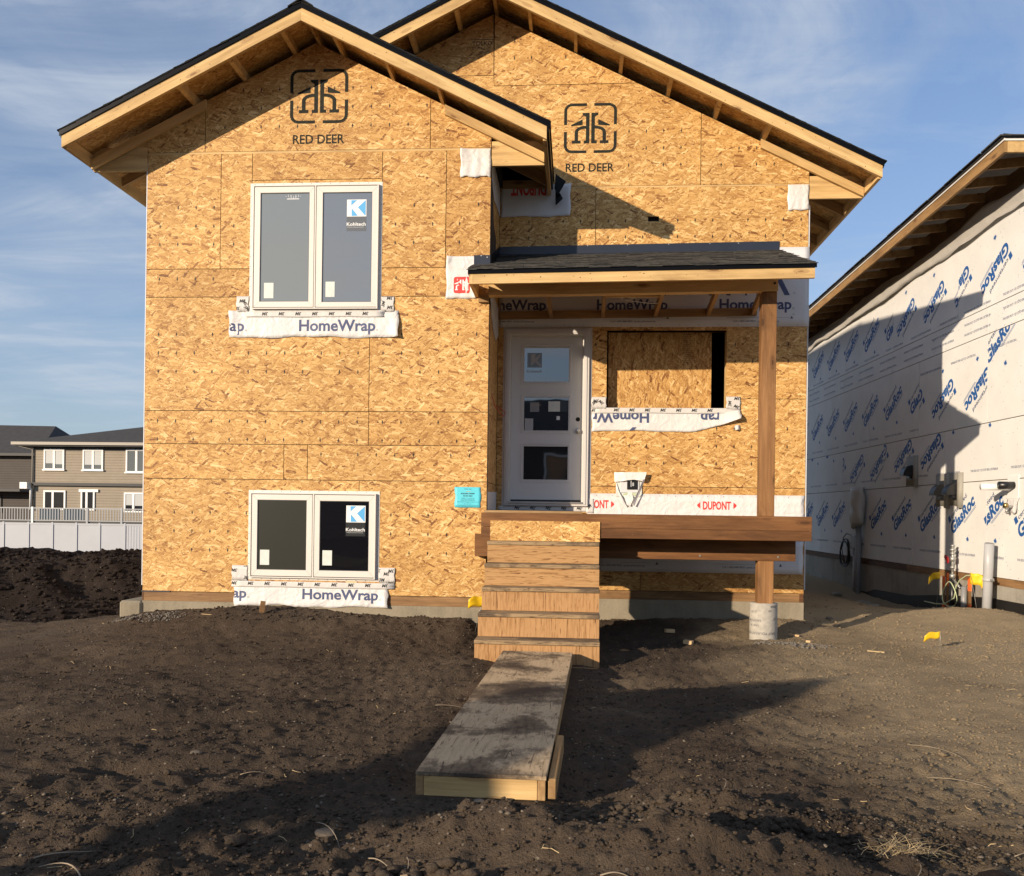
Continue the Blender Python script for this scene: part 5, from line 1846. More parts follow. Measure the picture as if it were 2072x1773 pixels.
# hip roof: deck seen from below, shingles above
zr = 4.46
hv = [NF @ Vector(p) for p in ((-24, -.62, ez(-24) + .0), (-10.80, -.62, zr - .012), (-15.0, 3.6, zr + 1.6), (-24, 3.6, zr + 1.6))]
finish('roof_deck', hv + [p + Vector((0, 0, .012)) for p in hv], BOXF, 'lookout_n', NB)
finish('roof_cover', [p + Vector((0, 0, .040)) for p in hv] + [p + Vector((0, 0, .055)) for p in hv], BOXF, 'shingle', NB)
hv = [NF @ Vector(p) for p in ((-10.80, -.62, zr - .012), (-10.80, 7.8, zr - .012), (-15.0, 3.6, zr + 1.6))]
finish('roof_cover', hv + [p + Vector((0, 0, .045)) for p in hv], [(0, 1, 2), (5, 4, 3), (0, 3, 4, 1), (1, 4, 5, 2), (2, 5, 3, 0)], 'shingle', NB)
for i in range(26):
    u = -23.9 + i * .505
    nsk('shingle_course', u, u + .48, -.655 - rp.uniform(0, .012), -.45, .031, .040 + rp.uniform(0, .008), 'shingle')


def nthing(name, u, y, z, label, cat, group=None):
    return thing(name, NF @ Vector((u, y, z)), label, cat, NA, group)


def NP(u, y, z):
    return NF @ Vector((u, y, z))


# dryer vents: hooded boxes on bent sheet flashing
def vent(u, z, w, label, curl):
    t = nthing('vent_hood', u, 0, z, label, 'vent', 'black vent hoods on the cream wall')
    pr_ = []
    # flashing plate with a rolled edge
    vs, fs = [], []
    for j in range(2):
        for i in range(13):
            a = i / 12
            uu = u - .24 + .48 * a
            yy = -.004 - (.055 * math.sin(max(0, a - .72) / .28 * PI) if a > .72 else .004 * math.sin(a * 6))
            vs.append(NP(uu, yy, z - .24 + .49 * j + (.02 * math.sin(a * 5) if j == 0 else 0)))
    for i in range(12):
        fs.append((i, i + 1, 14 + i, 13 + i))
    o = finish('flashing_plate', vs, fs, 'flash_grey', t, smooth=True)
    o.modifiers.new('thickness', 'SOLIDIFY').thickness = .003
    nbox('wall_box', u - .02, u + .15, -.045, -.010, z - .13, z + .15, 'black_plastic', t)
    # curved hood
    k = 8
    vs, fs = [], []
    for i in range(k + 1):
        a = PI / 2 * i / k
        yy, zz_ = -.045 - .15 * math.sin(a), z - .07 + .17 * math.cos(a)
        for uu in (u - .03, u + .13):
            vs.append(NP(uu, yy, zz_))
    c0 = len(vs)
    vs += [NP(u - .03, -.046, z - .07), NP(u + .13, -.046, z - .07)]
    for i in range(k):
        fs.append((2 * i, 2 * i + 1, 2 * i + 3, 2 * i + 2))
        fs.append((2 * i, 2 * i + 2, c0))
        fs.append((2 * i + 3, 2 * i + 1, c0 + 1))
    fs.append((2 * k, 2 * k + 1, c0 + 1, c0))
    finish('hood', vs, fs, 'black_plastic', t)
    nbox('flap', u - .01, u + .11, -.09, -.05, z - .115, z - .075, 'black_plastic', t)
    return t


vent(-14.86, .74, .3, 'black vent hood standing alone in the shaded part of the cream wall', 0)
vent(-13.72, .40, .3, 'black vent hood half hidden behind its twin on the cream wall', 0)
vent(-13.30, .40, .3, 'black vent hood in front of its twin, in the sun on the cream wall', 0)
# two flue pipes
t = nthing('flue_pipe', -11.75, 0, .42, 'short black and white flue pipes poking from a white wall plate', 'pipe')
nbox('wall_plate', -11.82, -11.54, -.014, -.003, .25, .55, 'whitepaint', t, b=.004)
tube('black_pipe', [NP(-11.66, -.01, .42), NP(-11.66, -.20, .42)], .048, 'black_plastic', t, 16)
tube('white_pipe', [NP(-11.74, -.01, .40), NP(-11.74, -.38, .40)], .042, 'whitepaint', t, 16)
o, _ = flap('torn_wrap', 0, .26, 0, .2, 0, t, 'wrap', 8, 6, None, .02, .02, 31)
o.matrix_world = NF @ Matrix.Translation((-11.82, -.005, .27))
o.matrix_parent_inverse = WM(t).inverted()
t = nthing('hose_tap', -11.66, 0, .15, 'small brass hose tap on the cream wall below the flue pipes', 'tap')
tube('tap_body', [NP(-11.66, 0, .15), NP(-11.66, -.09, .15), NP(-11.66, -.11, .12)], .018, 'galv', t, 10)
tube('tap_wheel', [NP(-11.66, -.09, .165), NP(-11.66, -.135, .165)], .034, 'brass', t, 10)
tube('tap_spout', [NP(-11.66, -.075, .15), NP(-11.66, -.10, .10), NP(-11.66, -.105, .08)], .014, 'galv', t, 8)

# gas riser
gzu = gz(5.36, 13.1)
t = nthing('gas_riser', -13.1, -.12, -1.3, 'grey gas riser with valve fittings and a red tag standing before the cream wall', 'gas pipe')
tube('lower_pipe', [NP(-13.1, -.12, gzu - .1), NP(-13.1, -.12, -.84)], .032, 'black_plastic', t, 10)
tube('upper_pipe', [NP(-13.1, -.12, -.84), NP(-13.1, -.12, -.38)], .020, 'galv', t, 10)
for z0, z1, r in ((-.86, -.80, .038), (-.72, -.69, .034), (-.62, -.55, .040), (-.52, -.49, .034), (-.47, -.44, .042), (-.41, -.385, .030)):
    tube('pipe_fitting', [NP(-13.1, -.12, z0), NP(-13.1, -.12, z1)], r, 'galv', t, 10)
prism('red_tag', [(-13.16, -.66), (-13.12, -.63), (-13.14, -.56), (-13.26, -.53), (-13.28, -.57)], -.165, -.162, 'red', t, 0, NF)
tube('side_pipe', [NP(-13.08, -.12, -.87), NP(-12.98, -.12, -.92), NP(-12.86, -.12, -.98)], .016, 'galv', t, 8)
tube('side_pipe', [NP(-12.74, -.12, -.95), NP(-12.74, -.12, gz(5.37, 12.74) - .1)], .040, 'pvc_dark', t, 10)


def marker(name, loc, h, label, lean, ww, wh, turn, group='small yellow survey flags', sag=.0, mat='yellow', fold=0.25):
    """thin wire with a limp plastic pennant"""
    x, y = loc
    z = gz(x, y)
    t = thing(name, (x, y, z), label, 'flag', 0, group)
    top = Vector((x + lean[0], y + lean[1], z + h))
    tube('wire', [(x, y, z - .05), (x + lean[0] * .5, y + lean[1] * .5, z + h * .5), top], .0022, 'galv', t, 5)
    d = Vector((math.cos(turn), math.sin(turn), 0))
    nrm = Vector((-d.y, d.x, 0))
    vs, fs = [], []
    nx, nz = 7, 4
    for j in range(nz + 1):
        for i in range(nx + 1):
            a, c = i / nx, j / nz
            p = top + d * (ww * a) + Vector((0, 0, -wh * c - sag * a * a - .01 * math.sin(a * 7))) + nrm * (fold * wh * math.sin(a * 5 + c * 2) * a)
            vs.append(p)
    for j in range(nz):
        for i in range(nx):
            a = j * (nx + 1) + i
            fs.append((a, a + 1, a + nx + 2, a + nx + 1))
    o = finish('pennant', vs, fs, mat, t, smooth=True)
    o.modifiers.new('thickness', 'SOLIDIFY').thickness = .0012
    return t


marker('marker_flag', (5.18, 13.2), .58, 'yellow flag on a wire left of the gas riser', (.01, -.12), .15, .10, 2.6, sag=.09)
marker('marker_flag', (5.215, 11.95), .46, 'yellow flag on a wire between the gas riser and the grey standpipe', (-.01, .20), -.17, .15, PI / 2 + .7, sag=.05)
marker('marker_flag', (3.62, 9.1), .20, 'yellow flag lying low over open ground right of the post footing', (.0, 0), -.16, .065, .05, sag=.045)
marker('marker_flag', (-1.02, 9.05), .37, 'yellow flag leaning beside the left edge of the wooden steps', (.10, -.05), -.16, .10, .25, sag=.03)


def stake(u, y, w, z1, label):
    p = NP(u, y, 0)
    zg = gz(p.x, p.y)
    t = thing('marker_stake', (p.x, p.y, zg), label, 'stake', NA, 'orange painted stakes by the gas riser')
    nbox('stake_shaft', u - w, u + w, y - .012, y + .012, zg - .15, z1, 'plate', t, 'Z')
    nbox('painted_top', u - w - .001, u + w + .001, y - .0135, y + .0135, z1 - .18, z1 + .002, 'orange', t)
    nbox('painted_foot', u - w - .001, u + w + .001, y - .0135, y + .0135, zg + .02, zg + .10, 'orange', t)
    return t


stake(-13.30, -.10, .014, -.80, 'thin orange painted stake under the far yellow flag')
stake(-13.52, -.06, .018, -.86, 'orange painted stake farthest left of the gas riser')
stake(-12.62, -.10, .028, -.82, 'broad orange painted stake right of the gas riser')
# loop of pale wire on the ground by the riser
t = nthing('wire_coil', -12.95, -.2, -1.25, 'loop of pale green tracer wire beside the gas riser', 'wire')
pts = []
for i in range(26):
    a = -1.2 + 2 * PI * i / 22
    pts.append(NP(-12.96 + .215 * math.cos(a), -.22 - .02 * math.sin(2 * a), -1.075 + .175 * math.sin(a)))
tube('coil', pts, .008, 'wirec', t, 6)
tube('strand', [NP(-13.6, -.3, -1.24), NP(-13.2, -.32, -1.235), NP(-13.0, -.28, -1.22), NP(-12.86, -.2, -1.12), NP(-12.80, -.2, -.95), NP(-12.70, -.2, -.86), NP(-12.5, -.2, -.78), NP(-12.25, -.16, -.755), NP(-12.1, -.14, -.81)], .008, 'wirec', t, 6)
# standpipe
zp = gz(5.365, 12.0)
t = nthing('standpipe', -12.0, -.15, zp, 'pale grey plastic standpipe rising from the soil before the cream wall', 'pipe')
tube('pipe', [NP(-12.02, -.16, zp - .2), NP(-12.0, -.15, -.60), NP(-11.985, -.15, -.33)], .060, 'pvc', t, 20)
tube('cap', [NP(-11.985, -.15, -.3295), NP(-11.984, -.15, -.3245)], .055, 'pvc_dark', t, 20)
tube('collar', [NP(-12.005, -.15, -.82), NP(-12.003, -.15, -.78)], .068, 'pvc', t, 20)
prism('clamp', [(-11.94, -.815), (-11.86, -.81), (-11.86, -.785), (-11.94, -.785)], -.16, -.14, 'galv', t, 0, NF)
# meter conduit wrapped in plastic, coil of black cable
t = nthing('meter_conduit', -17.1, -.08, -1.45, 'tall grey conduit with its meter head wrapped in cloudy plastic', 'conduit')
tube('conduit', [NP(-17.09, -.09, -1.75), NP(-17.09, -.09, -.10)], .055, 'pvc_dark', t, 12)
tube('conduit', [NP(-17.27, -.07, -1.75), NP(-17.27, -.07, -.46)], .035, 'pvc_dark', t, 10)
tube('conduit', [NP(-17.41, -.06, -1.75), NP(-17.41, -.06, -.58)], .020, 'pvc', t, 10)
nbox('junction_box', -17.40, -17.16, -.13, -.02, -.60, -.36, 'pvc_dark', t, b=.01)
vs, fs = [], []
for j in range(10):
    zz_ = -.19 + .74 * j / 9
    for i in range(12):
        a = 2 * PI * i / 12
        r = 1 + .12 * math.sin(a * 3 + j) + .05 * math.sin(j * 2.1 + i)
        s = (.72 + .28 * min(1, j / 2.0)) * (1 if j < 8 else .9)
        vs.append(NP(-17.08 + .25 * s * r * math.cos(a), -.12 + .11 * s * r * math.sin(a), zz_ + (.05 * math.cos(a) if j == 0 else 0)))
for j in range(9):
    for i in range(12):
        fs.append((j * 12 + i, j * 12 + (i + 1) % 12, (j + 1) * 12 + (i + 1) % 12, (j + 1) * 12 + i))
fs.append(tuple(range(108, 120)))
fs.append(tuple(range(11, -1, -1)))
finish('plastic_cover', vs, fs, 'plastic_grey', t, smooth=True)
t = nthing('cable_coil', -17.8, -.08, -.9, 'coil of black cable hanging beside the wrapped conduit', 'cable')
for k in range(5):
    pts = []
    for i in range(28):
        a = 2 * PI * i / 28
        pts.append(NP(-17.90 + (.20 + .022 * k) * math.cos(a + k) + .02 * k, -.06 - .012 * k + .02 * math.sin(a * 2 + k), -.68 + (.24 + .015 * (k % 3)) * math.sin(a + k) - .012 * k))
    tube('cable', pts, .010, 'cable', t, 5, True)
tube('cable', [NP(-18.05, -.07, -.60), NP(-17.98, -.08, -.42), NP(-17.75, -.09, -.33), NP(-17.45, -.09, -.36), NP(-17.32, -.09, -.42)], .010, 'cable', t, 5)

# ------------------------------------------------------------------ permit and outlet box on the house
P = thing('building_permit', (-1.16, F1 - .006, .15), 'bright blue building permit sheet pinned to the raw board wall beside the door', 'notice')
o, ps = flap('sheet', -1.300, -1.020, .042, .262, F1 - .001, P, 'cyan', 10, 8, None, .0015, .002, 41)
ink = Ink()
for s, z, cap, wd in (('Red Deer County', .238, .0085, .078), ('BUILDING PERMIT', .186, .0135, .150), ('B-25-262', .161, .0155, .095), ('ADDRESS:   41 Lakeview Avenue', .140, .0055, .145), ('LOT: 46  BLK: 4  PLAN: 252 1034', .1275, .0055, .138), ('LEGAL:  SE 14-37-1 W5M  NE', .115, .0055, .155),
                       ('Single detached dwelling with no garage, as noted', .100, .0065, .238), ('Only', .090, .005, .016), ('Issued January 2025', .079, .0048, .08), ('Under section of the safety codes act this permit must be posted', .066, .0048, .230), ('on site and available until final inspection is complete', .057, .0048, .185)):
    ink.text(s, -1.160 - wd / 2, z, cap, wd, .012 if cap > .008 else .0)
for x, z in ((-1.275, .176), (-1.04, .178), (-1.285, .062), (-1.18, .052), (-1.055, .060)):
    ink.rect(x - .002, x + .002, z - .002, z + .002)
print_on(ink, 'printed_words', 'blackink', o, F1 - .001, ps)
ink = Ink()
ink.poly([(-1.190, .206), (-1.165, .219), (-1.135, .217), (-1.128, .212), (-1.150, .213), (-1.170, .212)])
print_on(ink, 'printed_mark', 'chip', o, F1 - .001, ps)

B = thing('outlet_box', (.63, F2 - .02, .3), 'outlet box under a torn white paper cover above the red lettered wrap', 'outlet')
YO = F2 - .004
nb = box('gasket_plate', .47, .775, YO - .012, YO - .002, .20, .455, 'sticker', B)
box('cover_plate', .520, .745, YO - .022, YO - .0125, .245, .43, 'wrap_flat', B, b=.004)
box('socket', .600, .720, YO - .034, YO - .0225, .285, .425, 'black_plastic', B)
box('socket_slot', .640, .652, YO - .0355, YO - .0345, .315, .40, 'pvc', B)
box('socket_slot', .660, .680, YO - .0355, YO - .0345, .325, .365, 'pvc', B)


def sheet_tri(name, pts, mat, parent, t=.0015):
    k = len(pts)
    o = finish(name, pts, [tuple(range(k))], mat, parent)
    o.modifiers.new('thickness', 'SOLIDIFY').thickness = t
    return o


yy = YO
sheet_tri('paper_cover', [(.445, yy - .02, .485), (.560, yy - .055, .486), (.823, yy - .075, .487), (.800, yy - .080, .405), (.775, yy - .070, .382), (.68, yy - .065, .400), (.60, yy - .06, .392), (.545, yy - .05, .380), (.452, yy - .03, .372)], 'wrap', B)
sheet_tri('paper_flap', [(.47, yy - .02, .378), (.500, yy - .035, .270), (.585, yy - .05, .105), (.565, yy - .055, .085), (.535, yy - .04, .150), (.475, yy - .02, .300)], 'wrap', B)
sheet_tri('paper_flap', [(.823, yy - .075, .480), (.800, yy - .06, .380), (.735, yy - .05, .210), (.690, yy - .045, .090), (.660, yy - .05, .098), (.668, yy - .07, .130), (.765, yy - .085, .360)], 'wrap', B)
sheet_tri('paper_flap', [(.56, yy - .014, .225), (.625, yy - .022, .255), (.66, yy - .022, .250), (.675, yy - .03, .17), (.640, yy - .03, .088), (.600, yy - .03, .10)], 'wrap', B)
sheet_tri('green_print', [(.545, yy - .0235, .220), (.585, yy - .0235, .243), (.612, yy - .0235, .243), (.59, yy - .0235, .215)], 'wirec', B)
sheet_tri('green_print', [(.66, yy - .0235, .243), (.70, yy - .0235, .243), (.718, yy - .0235, .232), (.70, yy - .0235, .215), (.675, yy - .0235, .217)], 'wirec', B)

# ------------------------------------------------------------------ scraps, stones and stalks on the ground
def lump(name, x, y, r, label, cat, mat='stone', sq=.6, group=None, seed=1, surf=gz):
    rr_ = random.Random(seed)
    bm = bmesh.new()
    bmesh.ops.create_icosphere(bm, subdivisions=2, radius=1)
    dirs = [Vector((rr_.gauss(0, 1), rr_.gauss(0, 1), rr_.gauss(0, 1))).normalized() for _ in range(15)]
    for v in bm.verts:
        d = v.co.normalized()
        s = 1.0
        for q in dirs:
            s -= .42 * max(0, d.dot(q) - .68)
        v.co = Vector((d.x * 1.15, d.y, d.z * sq)) * s * r
    me = bpy.data.meshes.new(name)
    bm.to_mesh(me)
    bm.free()
    o = bpy.data.objects.new(name, me)
    COL.objects.link(o)
    me.materials.append(M[mat])
    o.location = (x, y, surf(x, y) + r * sq * .35)
    o.rotation_euler = (0, 0, rr_.uniform(0, 6))
    return tag(o, label, cat, group)


def scrap(x, y, L, w, h, rz, label, mat='chip', tilt=.06):
    z = gz(x, y)
    mt = Matrix.Translation((x, y, z + h * .7)) @ Matrix.Rotation(rz, 4, 'Z') @ Matrix.Rotation(tilt, 4, 'Y')
    o = box('wood_scrap', -L / 2, L / 2, -w / 2, w / 2, -h / 2, h / 2, mat, None, 'X', 0, mt)
    return tag(o, label, 'wood scrap', 'wood offcuts on the soil')


scrap(-3.30, 9.22, .05, .05, .12, .4, 'reddish offcut stuck upright in the soil below the lower window', 'plate', .12)
scrap(-3.85, 9.15, .16, .012, .006, .1, 'thin pale sliver of wood left of the reddish offcut')
scrap(1.02, 9.62, .10, .05, .035, .3, 'small block of wood behind the walkway shadow under the deck')
scrap(1.16, 9.15, .09, .06, .035, -.5, 'chunk of wood nearer the steps than the other block under the deck')
scrap(.52, 8.55, .15, .05, .01, -.6, 'flat splinter of wood in the shade right of the steps', 'ply_edge')
scrap(2.35, 9.72, .11, .03, .02, -.5, 'pale peg of wood behind the post footing')
scrap(2.45, 9.45, .09, .05, .02, .8, 'pale chip of wood right of the post footing')
scrap(2.95, 8.95, .16, .02, .012, -.1, 'yellow splinter on open ground left of the lying flag', 'straw')
scrap(.06, 7.62, .30, .012, .006, .3, 'torn strip of wood beside the foot of the steps', 'ply_edge')
scrap(-.30, 7.72, .10, .03, .015, .2, 'wood shavings caught where the walkway meets the steps', 'chip')
for i, (x, y, r, lb, mt_) in enumerate(((4.86, 14.9, .10, 'pale rock at the near end of the dark trench', 'concrete_n'), (4.95, 15.7, .13, 'largest pale rock in the shade by the trench', 'concrete_n'), (4.75, 16.6, .12, 'flat pale rock farthest back by the trench', 'concrete_n'),
                                        (3.25, 11.6, .055, 'lone stone in the shade between the two houses', 'stone'), (-1.02, 3.62, .045, 'mid sized pale stone in the shadow left of the walkway', 'stone'), (-.42, 4.02, .035, 'pale stone against the front of the walkway', 'stone'), (.60, 4.05, .035, 'small stone on the ridge right of the walkway', 'stone'),
                                        (1.62, 3.05, .055, 'brown stone in the right foreground near the straw tuft', 'stone'), (1.50, 3.28, .06, 'dark flat clod beside the straw tuft', 'soil_dark'), (-2.0, 4.6, .03, 'round stone on the left slope', 'stone'), (.22, 3.52, .06, 'crumbly clod in the hollow right of the walkway', 'clod'), (-1.35, 3.5, .055, 'big dark clod in the shadowed left foreground', 'clod'),
                                        (-.74, 3.02, .045, 'tan stone among the clods at the bottom edge', 'stone'), (-.50, 3.1, .05, 'round grey stone among the clods at the bottom edge', 'stone'))):
    lump('stone' if mt_ not in ('soil_dark', 'clod') else 'soil_clod', x, y, r, lb, 'stone' if mt_ not in ('soil_dark', 'clod') else 'clod', mt_, .48, None, i + 50)


def stalk(x, y, L, rz, bend, r, label, mat='twig', rise=.012):
    xy = [(x + L * i / 8 * math.cos(rz + bend * i / 8), y + L * i / 8 * math.sin(rz + bend * i / 8)) for i in range(9)]
    g = [gz(a, b2) for a, b2 in xy]
    ln = [g[0] + (g[8] - g[0]) * i / 8 for i in range(9)]
    up = max(0, max(a - b2 for a, b2 in zip(g, ln))) * .8
    r *= .75
    pts = [(a, b2, z + .004 + (up + rise) * math.sin(PI * i / 8)) for i, ((a, b2), z) in enumerate(zip(xy, ln))]
    o = tube('dry_stalk', pts, r, mat, None, 5, radii=[r * (1 - .6 * i / 8) for i in range(9)])
    return tag(o, label, 'stalk', 'dry stalks lying on the soil')


for a in ((-1.12, 3.72, .30, -.55, -.3, .004, 'long bleached stalk in the shadow left of the walkway'),
          (-.78, 3.38, .20, -.9, .1, .004, 'shorter bleached stalk below the long one left of the walkway'),
          (-.62, 3.33, .10, -1.1, -.3, .003, 'shortest bleached stalk at the bottom left of the walkway'),
          (-2.02, 3.22, .22, -.7, .9, .005, 'crooked pale stalk at the lower left corner'),
          (-1.70, 2.98, .24, 2.2, .5, .005, 'pale stalk standing over the lit patch at the lower left'),
          (-1.66, 4.35, .14, .1, .3, .003, 'thin straw lying on the sunny left slope'),
          (-.92, 5.9, .22, -.2, .2, .0025, 'fine stalk pointing at the left side of the walkway'),
          (.72, 4.35, .16, .9, .5, .003, 'forked straw on the ground right of the walkway'),
          (1.95, 5.35, .42, -.5, -.6, .003, 'long straw arching over the sunlit ground at the right'),
          (1.82, 4.72, .36, -.9, .3, .003, 'straight straw in front of the arching one at the right'),
          (.30, 3.42, .30, .05, .1, .004, 'stalk pressed into the top of the near ridge'),
          (.62, 2.98, .34, .02, .1, .004, 'stalk across the bottom edge right of the middle'),
          (.10, 3.05, .12, -.3, .2, .005, 'stub of stalk at the bottom edge near the middle'),
          (1.10, 3.12, .25, .3, .6, .004, 'curved stalk in front of the straw tuft'),
          (1.70, 3.55, .26, .4, .2, .003, 'stalk poking right from the straw tuft')):
    stalk(*a)
o = tag(box('wood_splinter', 0, .30, -.012, .012, -.010, .010, 'chip', None, 'X', 0, Matrix.Translation((-.60, 3.16, gz(-.60, 3.16) + .03)) @ Matrix.Rotation(-1.15, 4, 'Z') @ Matrix.Rotation(.10, 4, 'Y')), 'broken tan splinter of wood at the bottom edge of the picture', 'splinter')
# tuft of dry roots
T = thing('straw_tuft', (1.28, 3.55, gz(1.28, 3.55)), 'tangled tuft of dry tan roots in the right foreground', 'dry grass')
rt = random.Random(9)
vs, fs = [], []
for i in range(150):
    a = rt.uniform(0, 2 * PI)
    L = rt.uniform(.05, .19)
    x0, y0 = 1.28 + rt.gauss(0, .045), 3.55 + rt.gauss(0, .035)
    el = rt.uniform(.05, .9)
    base = Vector((x0, y0, gz(x0, y0) + .005))
    d = Vector((math.cos(a) * math.cos(el), math.sin(a) * math.cos(el), math.sin(el)))
    sd = Vector((-math.sin(a), math.cos(a), 0)) * .0013
    k = len(vs)
    for j in range(4):
        t_ = j / 3
        p = base + d * L * t_ + Vector((0, 0, -.10 * t_ * t_ * math.sin(el))) + Vector((-math.sin(a), math.cos(a), 0)) * .03 * math.sin(t_ * 3 + i)
        p.z = max(p.z, gz(p.x, p.y) + .004)
        vs += [p - sd, p + sd]
    for j in range(3):
        fs.append((k + 2 * j, k + 2 * j + 1, k + 2 * j + 3, k + 2 * j + 2))
tag(finish('root_mass', vs, fs, 'straw', T), None, None, None, 'stuff')

# ------------------------------------------------------------------ far houses, deck rail and fence on the left
BY = 63.0
FH = thing('tan_house', (-34, BY, -3), 'two storey tan clapboard house with white windows beyond the white fence', 'house')
HX0, HX1 = -39.95, -24.0
box('wall', HX0, HX1, BY, BY + 9, -3.2, 4.6, 'siding', FH)
box('roof_soffit', HX0 - 1.15, HX1 + 1, BY - .75, BY + 9.6, 4.36, 4.45, 'eave_dark', FH)
box('gutter', HX0 - 1.2, HX1 + 1, BY - .92, BY - .751, 4.451, 4.66, 'eave_tan', FH)
box('frieze_board', HX0, HX1, BY - .05, BY - .002, 4.10, 4.355, 'eave_dark', FH)
rv = [(HX0 - 1.15, BY - .78, 4.66), (HX1 + 1, BY - .78, 4.66), (HX1 + 1, BY + 9.6, 4.66), (HX0 - 1.15, BY + 9.6, 4.66), (-31.0, BY + 4.5, 6.62), (-29, BY + 4.5, 6.62)]
finish('roof', rv, [(0, 1, 5, 4), (1, 2, 5), (2, 3, 4, 5), (3, 0, 4), (0, 3, 2, 1)], 'roof_far', FH)
box('storey_band', HX0 + .0, HX1, BY - .25, BY - .002, 1.50, 1.72, 'eave_dark', FH)
tube('downpipe', [(HX0 - .75, BY - .70, 4.40), (HX0 - .05, BY - .1, 4.15), (HX0 - .05, BY - .1, -.2)], .07, 'eave_tan', FH, 6)
tube('downpipe', [(HX0 - .30, BY - .40, 1.62), (HX0 - .1, BY - .2, 1.2), (HX0 - .1, BY - .2, -.3)], .08, 'whitepaint', FH, 6)
box('downpipe_head', HX0 - .70, HX0 - .15, BY - .6, BY - .15, 1.25, 1.72, 'whitepaint', FH)


def far_window(x0, x1, z0, z1, split=.5, blind=True, sill=True, glass='far_glass'):
    w = frame_ring('window', x0, x1, z0, z1, .12, BY - .09, BY - .004, 'whitepaint', FH)
    xm = x0 + (x1 - x0) * split
    box('mullion', xm - .08, xm + .08, BY - .085, BY - .005, z0 + .12, z1 - .12, 'whitepaint', w)
    for a, b2 in ((x0 + .12, xm - .08), (xm + .08, x1 - .12)):
        panel('pane', a + .003, b2 - .003, z0 + .122, z1 - .122, BY - .05, BY - .03, glass, w)
        if blind:
            box('blind', a + .02, b2 - .02, BY - .055, BY - .052, z0 + .12 + (z1 - z0) * rp.uniform(.18, .3), z1 - .14, 'far_blind', w)
    if sill:
        box('sill', x0 - .06, x1 + .06, BY - .16, BY - .0915, z0 - .04, z0 + .07, 'whitepaint', w)


far_window(-39.16, -37.59, 2.64, 4.20)
far_window(-36.18, -34.62, 2.63, 4.21)
far_window(-32.90, -31.30, 2.50, 4.23, .5, False)
far_window(-39.14, -37.46, -.30, 1.15, .42, False, False, 'glass_dark')
far_window(-36.29, -35.23, -.30, 1.20, .42, False, False, 'glass_dark')
box('head_trim', -36.42, -34.95, BY - .12, BY - .0915, 1.06, 1.26, 'whitepaint', FH)
far_window(-33.0, -31.3, -.40, 1.06, .42, True, False, 'glass_dark')
DH = thing('brown_house', (-46, 70, -3), 'dark brown house with a charcoal roof at the left edge behind the tan one', 'house')
box('wall', -60, -44.4, 70, 80, -3.2, 4.3, 'siding_dark', DH)
rv = [(-61, 69.3, 4.25), (-43.6, 69.3, 4.25), (-43.6, 81, 4.25), (-61, 81, 4.25), (-61, 75, 7.2), (-45.6, 75, 7.0)]
finish('roof', rv, [(0, 1, 5, 4), (1, 2, 5), (2, 3, 4, 5), (3, 0, 4), (0, 3, 2, 1)], 'roof_far', DH)
box('eave_board', -61, -43.7, 69.25, 69.295, 4.05, 4.26, 'eave_dark', DH)
box('porch_roof', -52, -44.42, 68.2, 69.99, 1.12, 1.34, 'eave_dark', DH)
w = frame_ring('window', -48.3, -47.1, -.6, .9, .1, 69.9, 69.99, 'eave_dark', DH)
panel('pane', -48.19, -47.21, -.49, .79, 69.95, 69.97, 'glass_dark', w)

RL = thing('deck_railing', (-35, 60, -2), 'grey baluster railing along the raised deck of the tan house', 'railing')
for y, x0, x1, z0, z1 in ((60, -46, -29.5, -1.05, -.12),):
    box('top_rail', x0, x1, y - .04, y + .04, z1 - .07, z1, 'rail', RL)
    box('bottom_rail', x0, x1, y - .03, y + .03, z0, z0 + .06, 'rail', RL)
    vs, fs = [], []
    x = x0
    while x < x1:
        k = len(vs)
        vs += boxv(x - .025, x + .025, y - .02, y + .02, z0 + .06, z1 - .07)
        fs += [tuple(k + i for i in q) for q in BOXF]
        x += .20
    tag(finish('balusters', vs, fs, 'rail', RL), None, None, None, 'stuff')
    for x in (-46, -42.5, -38.1, -34.1, -31.6, -29.5):
        box('post', x - .07, x + .07, y - .06, y + .06, z0 - 1.6, z1 + .05, 'whitepaint' if x in (-38.1,) else 'rail', RL)
    for a, b2 in ((-37.6, -36.1), (-35.9, -34.3)):
        box('glass_panel', a, b2, y + .03, y + .04, z0 + .08, z1 - .08, 'rail_glass', RL)
    box('deck_floor', x0, x1, y + .05, BY - .3, z0 - .28, z0 - .02, 'eave_dark', RL)

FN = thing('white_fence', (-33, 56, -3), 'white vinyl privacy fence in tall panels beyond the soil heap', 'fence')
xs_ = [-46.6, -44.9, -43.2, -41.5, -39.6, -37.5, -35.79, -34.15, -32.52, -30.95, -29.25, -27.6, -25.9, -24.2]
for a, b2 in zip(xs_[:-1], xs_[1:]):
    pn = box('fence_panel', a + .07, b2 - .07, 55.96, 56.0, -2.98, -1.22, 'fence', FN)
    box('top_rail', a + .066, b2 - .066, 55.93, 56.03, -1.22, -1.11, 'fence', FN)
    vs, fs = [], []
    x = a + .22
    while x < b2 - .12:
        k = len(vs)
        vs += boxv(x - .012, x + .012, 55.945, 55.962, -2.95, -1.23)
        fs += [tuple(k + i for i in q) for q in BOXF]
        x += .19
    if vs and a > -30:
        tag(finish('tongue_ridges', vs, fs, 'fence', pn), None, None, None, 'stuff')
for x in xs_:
    box('post', x - .065, x + .065, 55.91, 56.05, -3.2, -1.06, 'fence', FN)

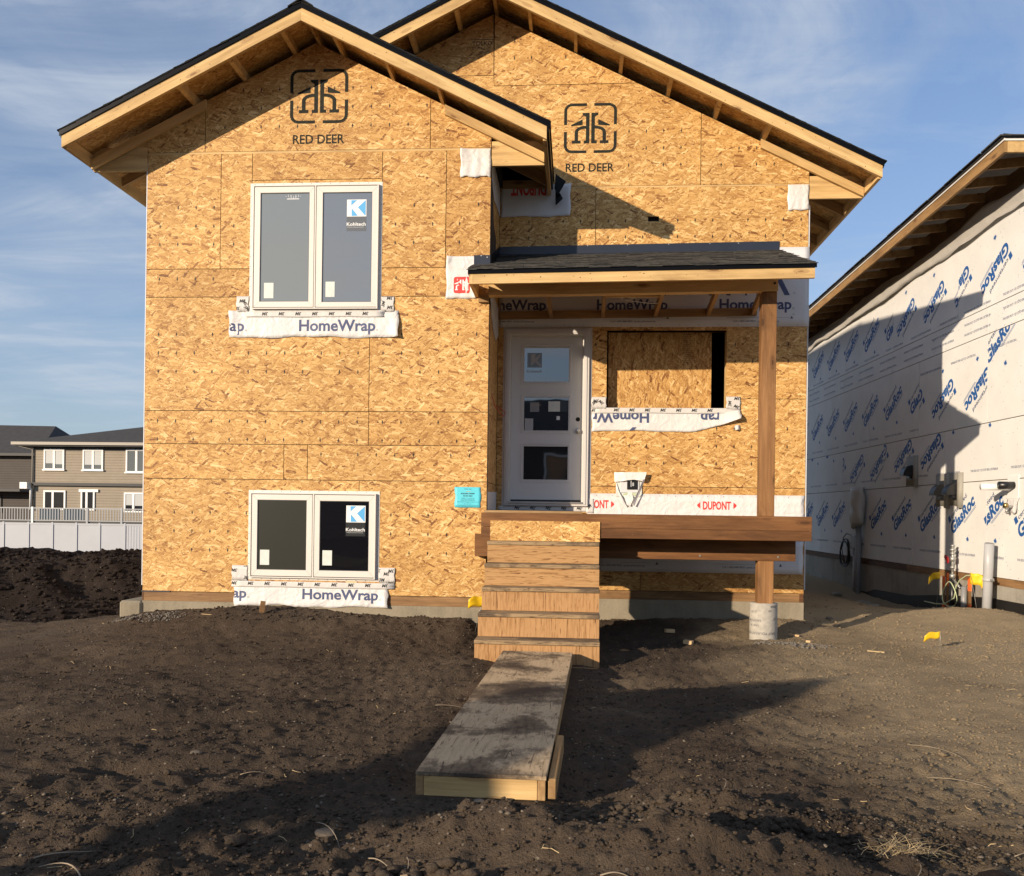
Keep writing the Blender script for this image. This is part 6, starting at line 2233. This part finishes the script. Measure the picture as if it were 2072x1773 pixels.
# ------------------------------------------------------------------ added out of view behind the viewer, outline cut to cast the foreground shadow
SA = math.atan2(-.656, .7546)
SP = (-4.59, -5.28)
SG = thing('shadow_board', (SP[0] - 3.4 * .7546, SP[1] + 3.4 * .656, -1.3), 'added sheet of board on two posts, cut to shade the foreground', 'board', SA)
SF = Matrix.Translation((SP[0], SP[1], 0)) @ Matrix.Rotation(SA, 4, 'Z')
prism('sheet', [(-3.68, .84), (-2.93, 1.00), (-2.94, 1.22), (-3.11, 1.40), (-3.14, 1.75), (-3.23, 2.19), (-4.30, 1.66), (-4.12, 1.27)], -.006, .012, 'osb', SG, 0, SF)
for xa, xb in ((-3.67, -3.42), (-3.30, -3.14)):
    box('post', xa, xb, .013, .10, -1.6, 1.5, 'spf_old', SG, 'Z', 0, SF)  # posts of the added shadow board

# ------------------------------------------------------------------ houses across the street behind the viewer: the door's glass mirrors their skyline
for i, (x0, x1, yb, ze, zr_, mt_, lb) in enumerate(((-19.0, -8.5, -20.5, 3.3, 5.3, 'siding', 'tan house across the street, mirrored at the left of the door glass'),
                                                     (-6.5, 4.0, -20, 3.4, 5.75, 'siding_dark', 'dark brown house across the street, mirrored in the middle of the door glass'),
                                                     (7.0, 17.5, -20.5, 3.3, 5.4, 'siding', 'tan house across the street, mirrored at the right of the door glass'))):
    Q = thing('street_house', ((x0 + x1) / 2, yb, -1.3), lb, 'house')
    box('wall', x0, x1, yb - 8, yb, -1.5, ze, mt_, Q)
    rv = [(x0 - .5, yb + .6, ze), (x1 + .5, yb + .6, ze), (x1 + .5, yb - 8.6, ze), (x0 - .5, yb - 8.6, ze), (x0 - .5, yb - 4, zr_), (x1 + .5, yb - 4, zr_)]
    finish('roof', rv, [(0, 1, 5, 4), (1, 2, 5), (2, 3, 4, 5), (3, 0, 4), (0, 3, 2, 1)], 'roof_far', Q)
    for xw in (x0 + 1.6, x0 + 5.0, x0 + 8.0):
        fr = panel('window', xw, xw + 1.5, 1.2, 2.7, yb + .002, yb + .06, 'whitepaint', Q, [(xw + .1, xw + 1.4, 1.3, 2.6)])
        panel('pane', xw + .101, xw + 1.399, 1.301, 2.599, yb + .01, yb + .03, 'far_glass', fr)
    box('garage_door', x0 + 1.2, x0 + 6.0, yb + .003, yb + .05, -1.3, .9, 'whitepaint', Q)

for o in bpy.data.objects:
    if '_w' in o:
        del o['_w']
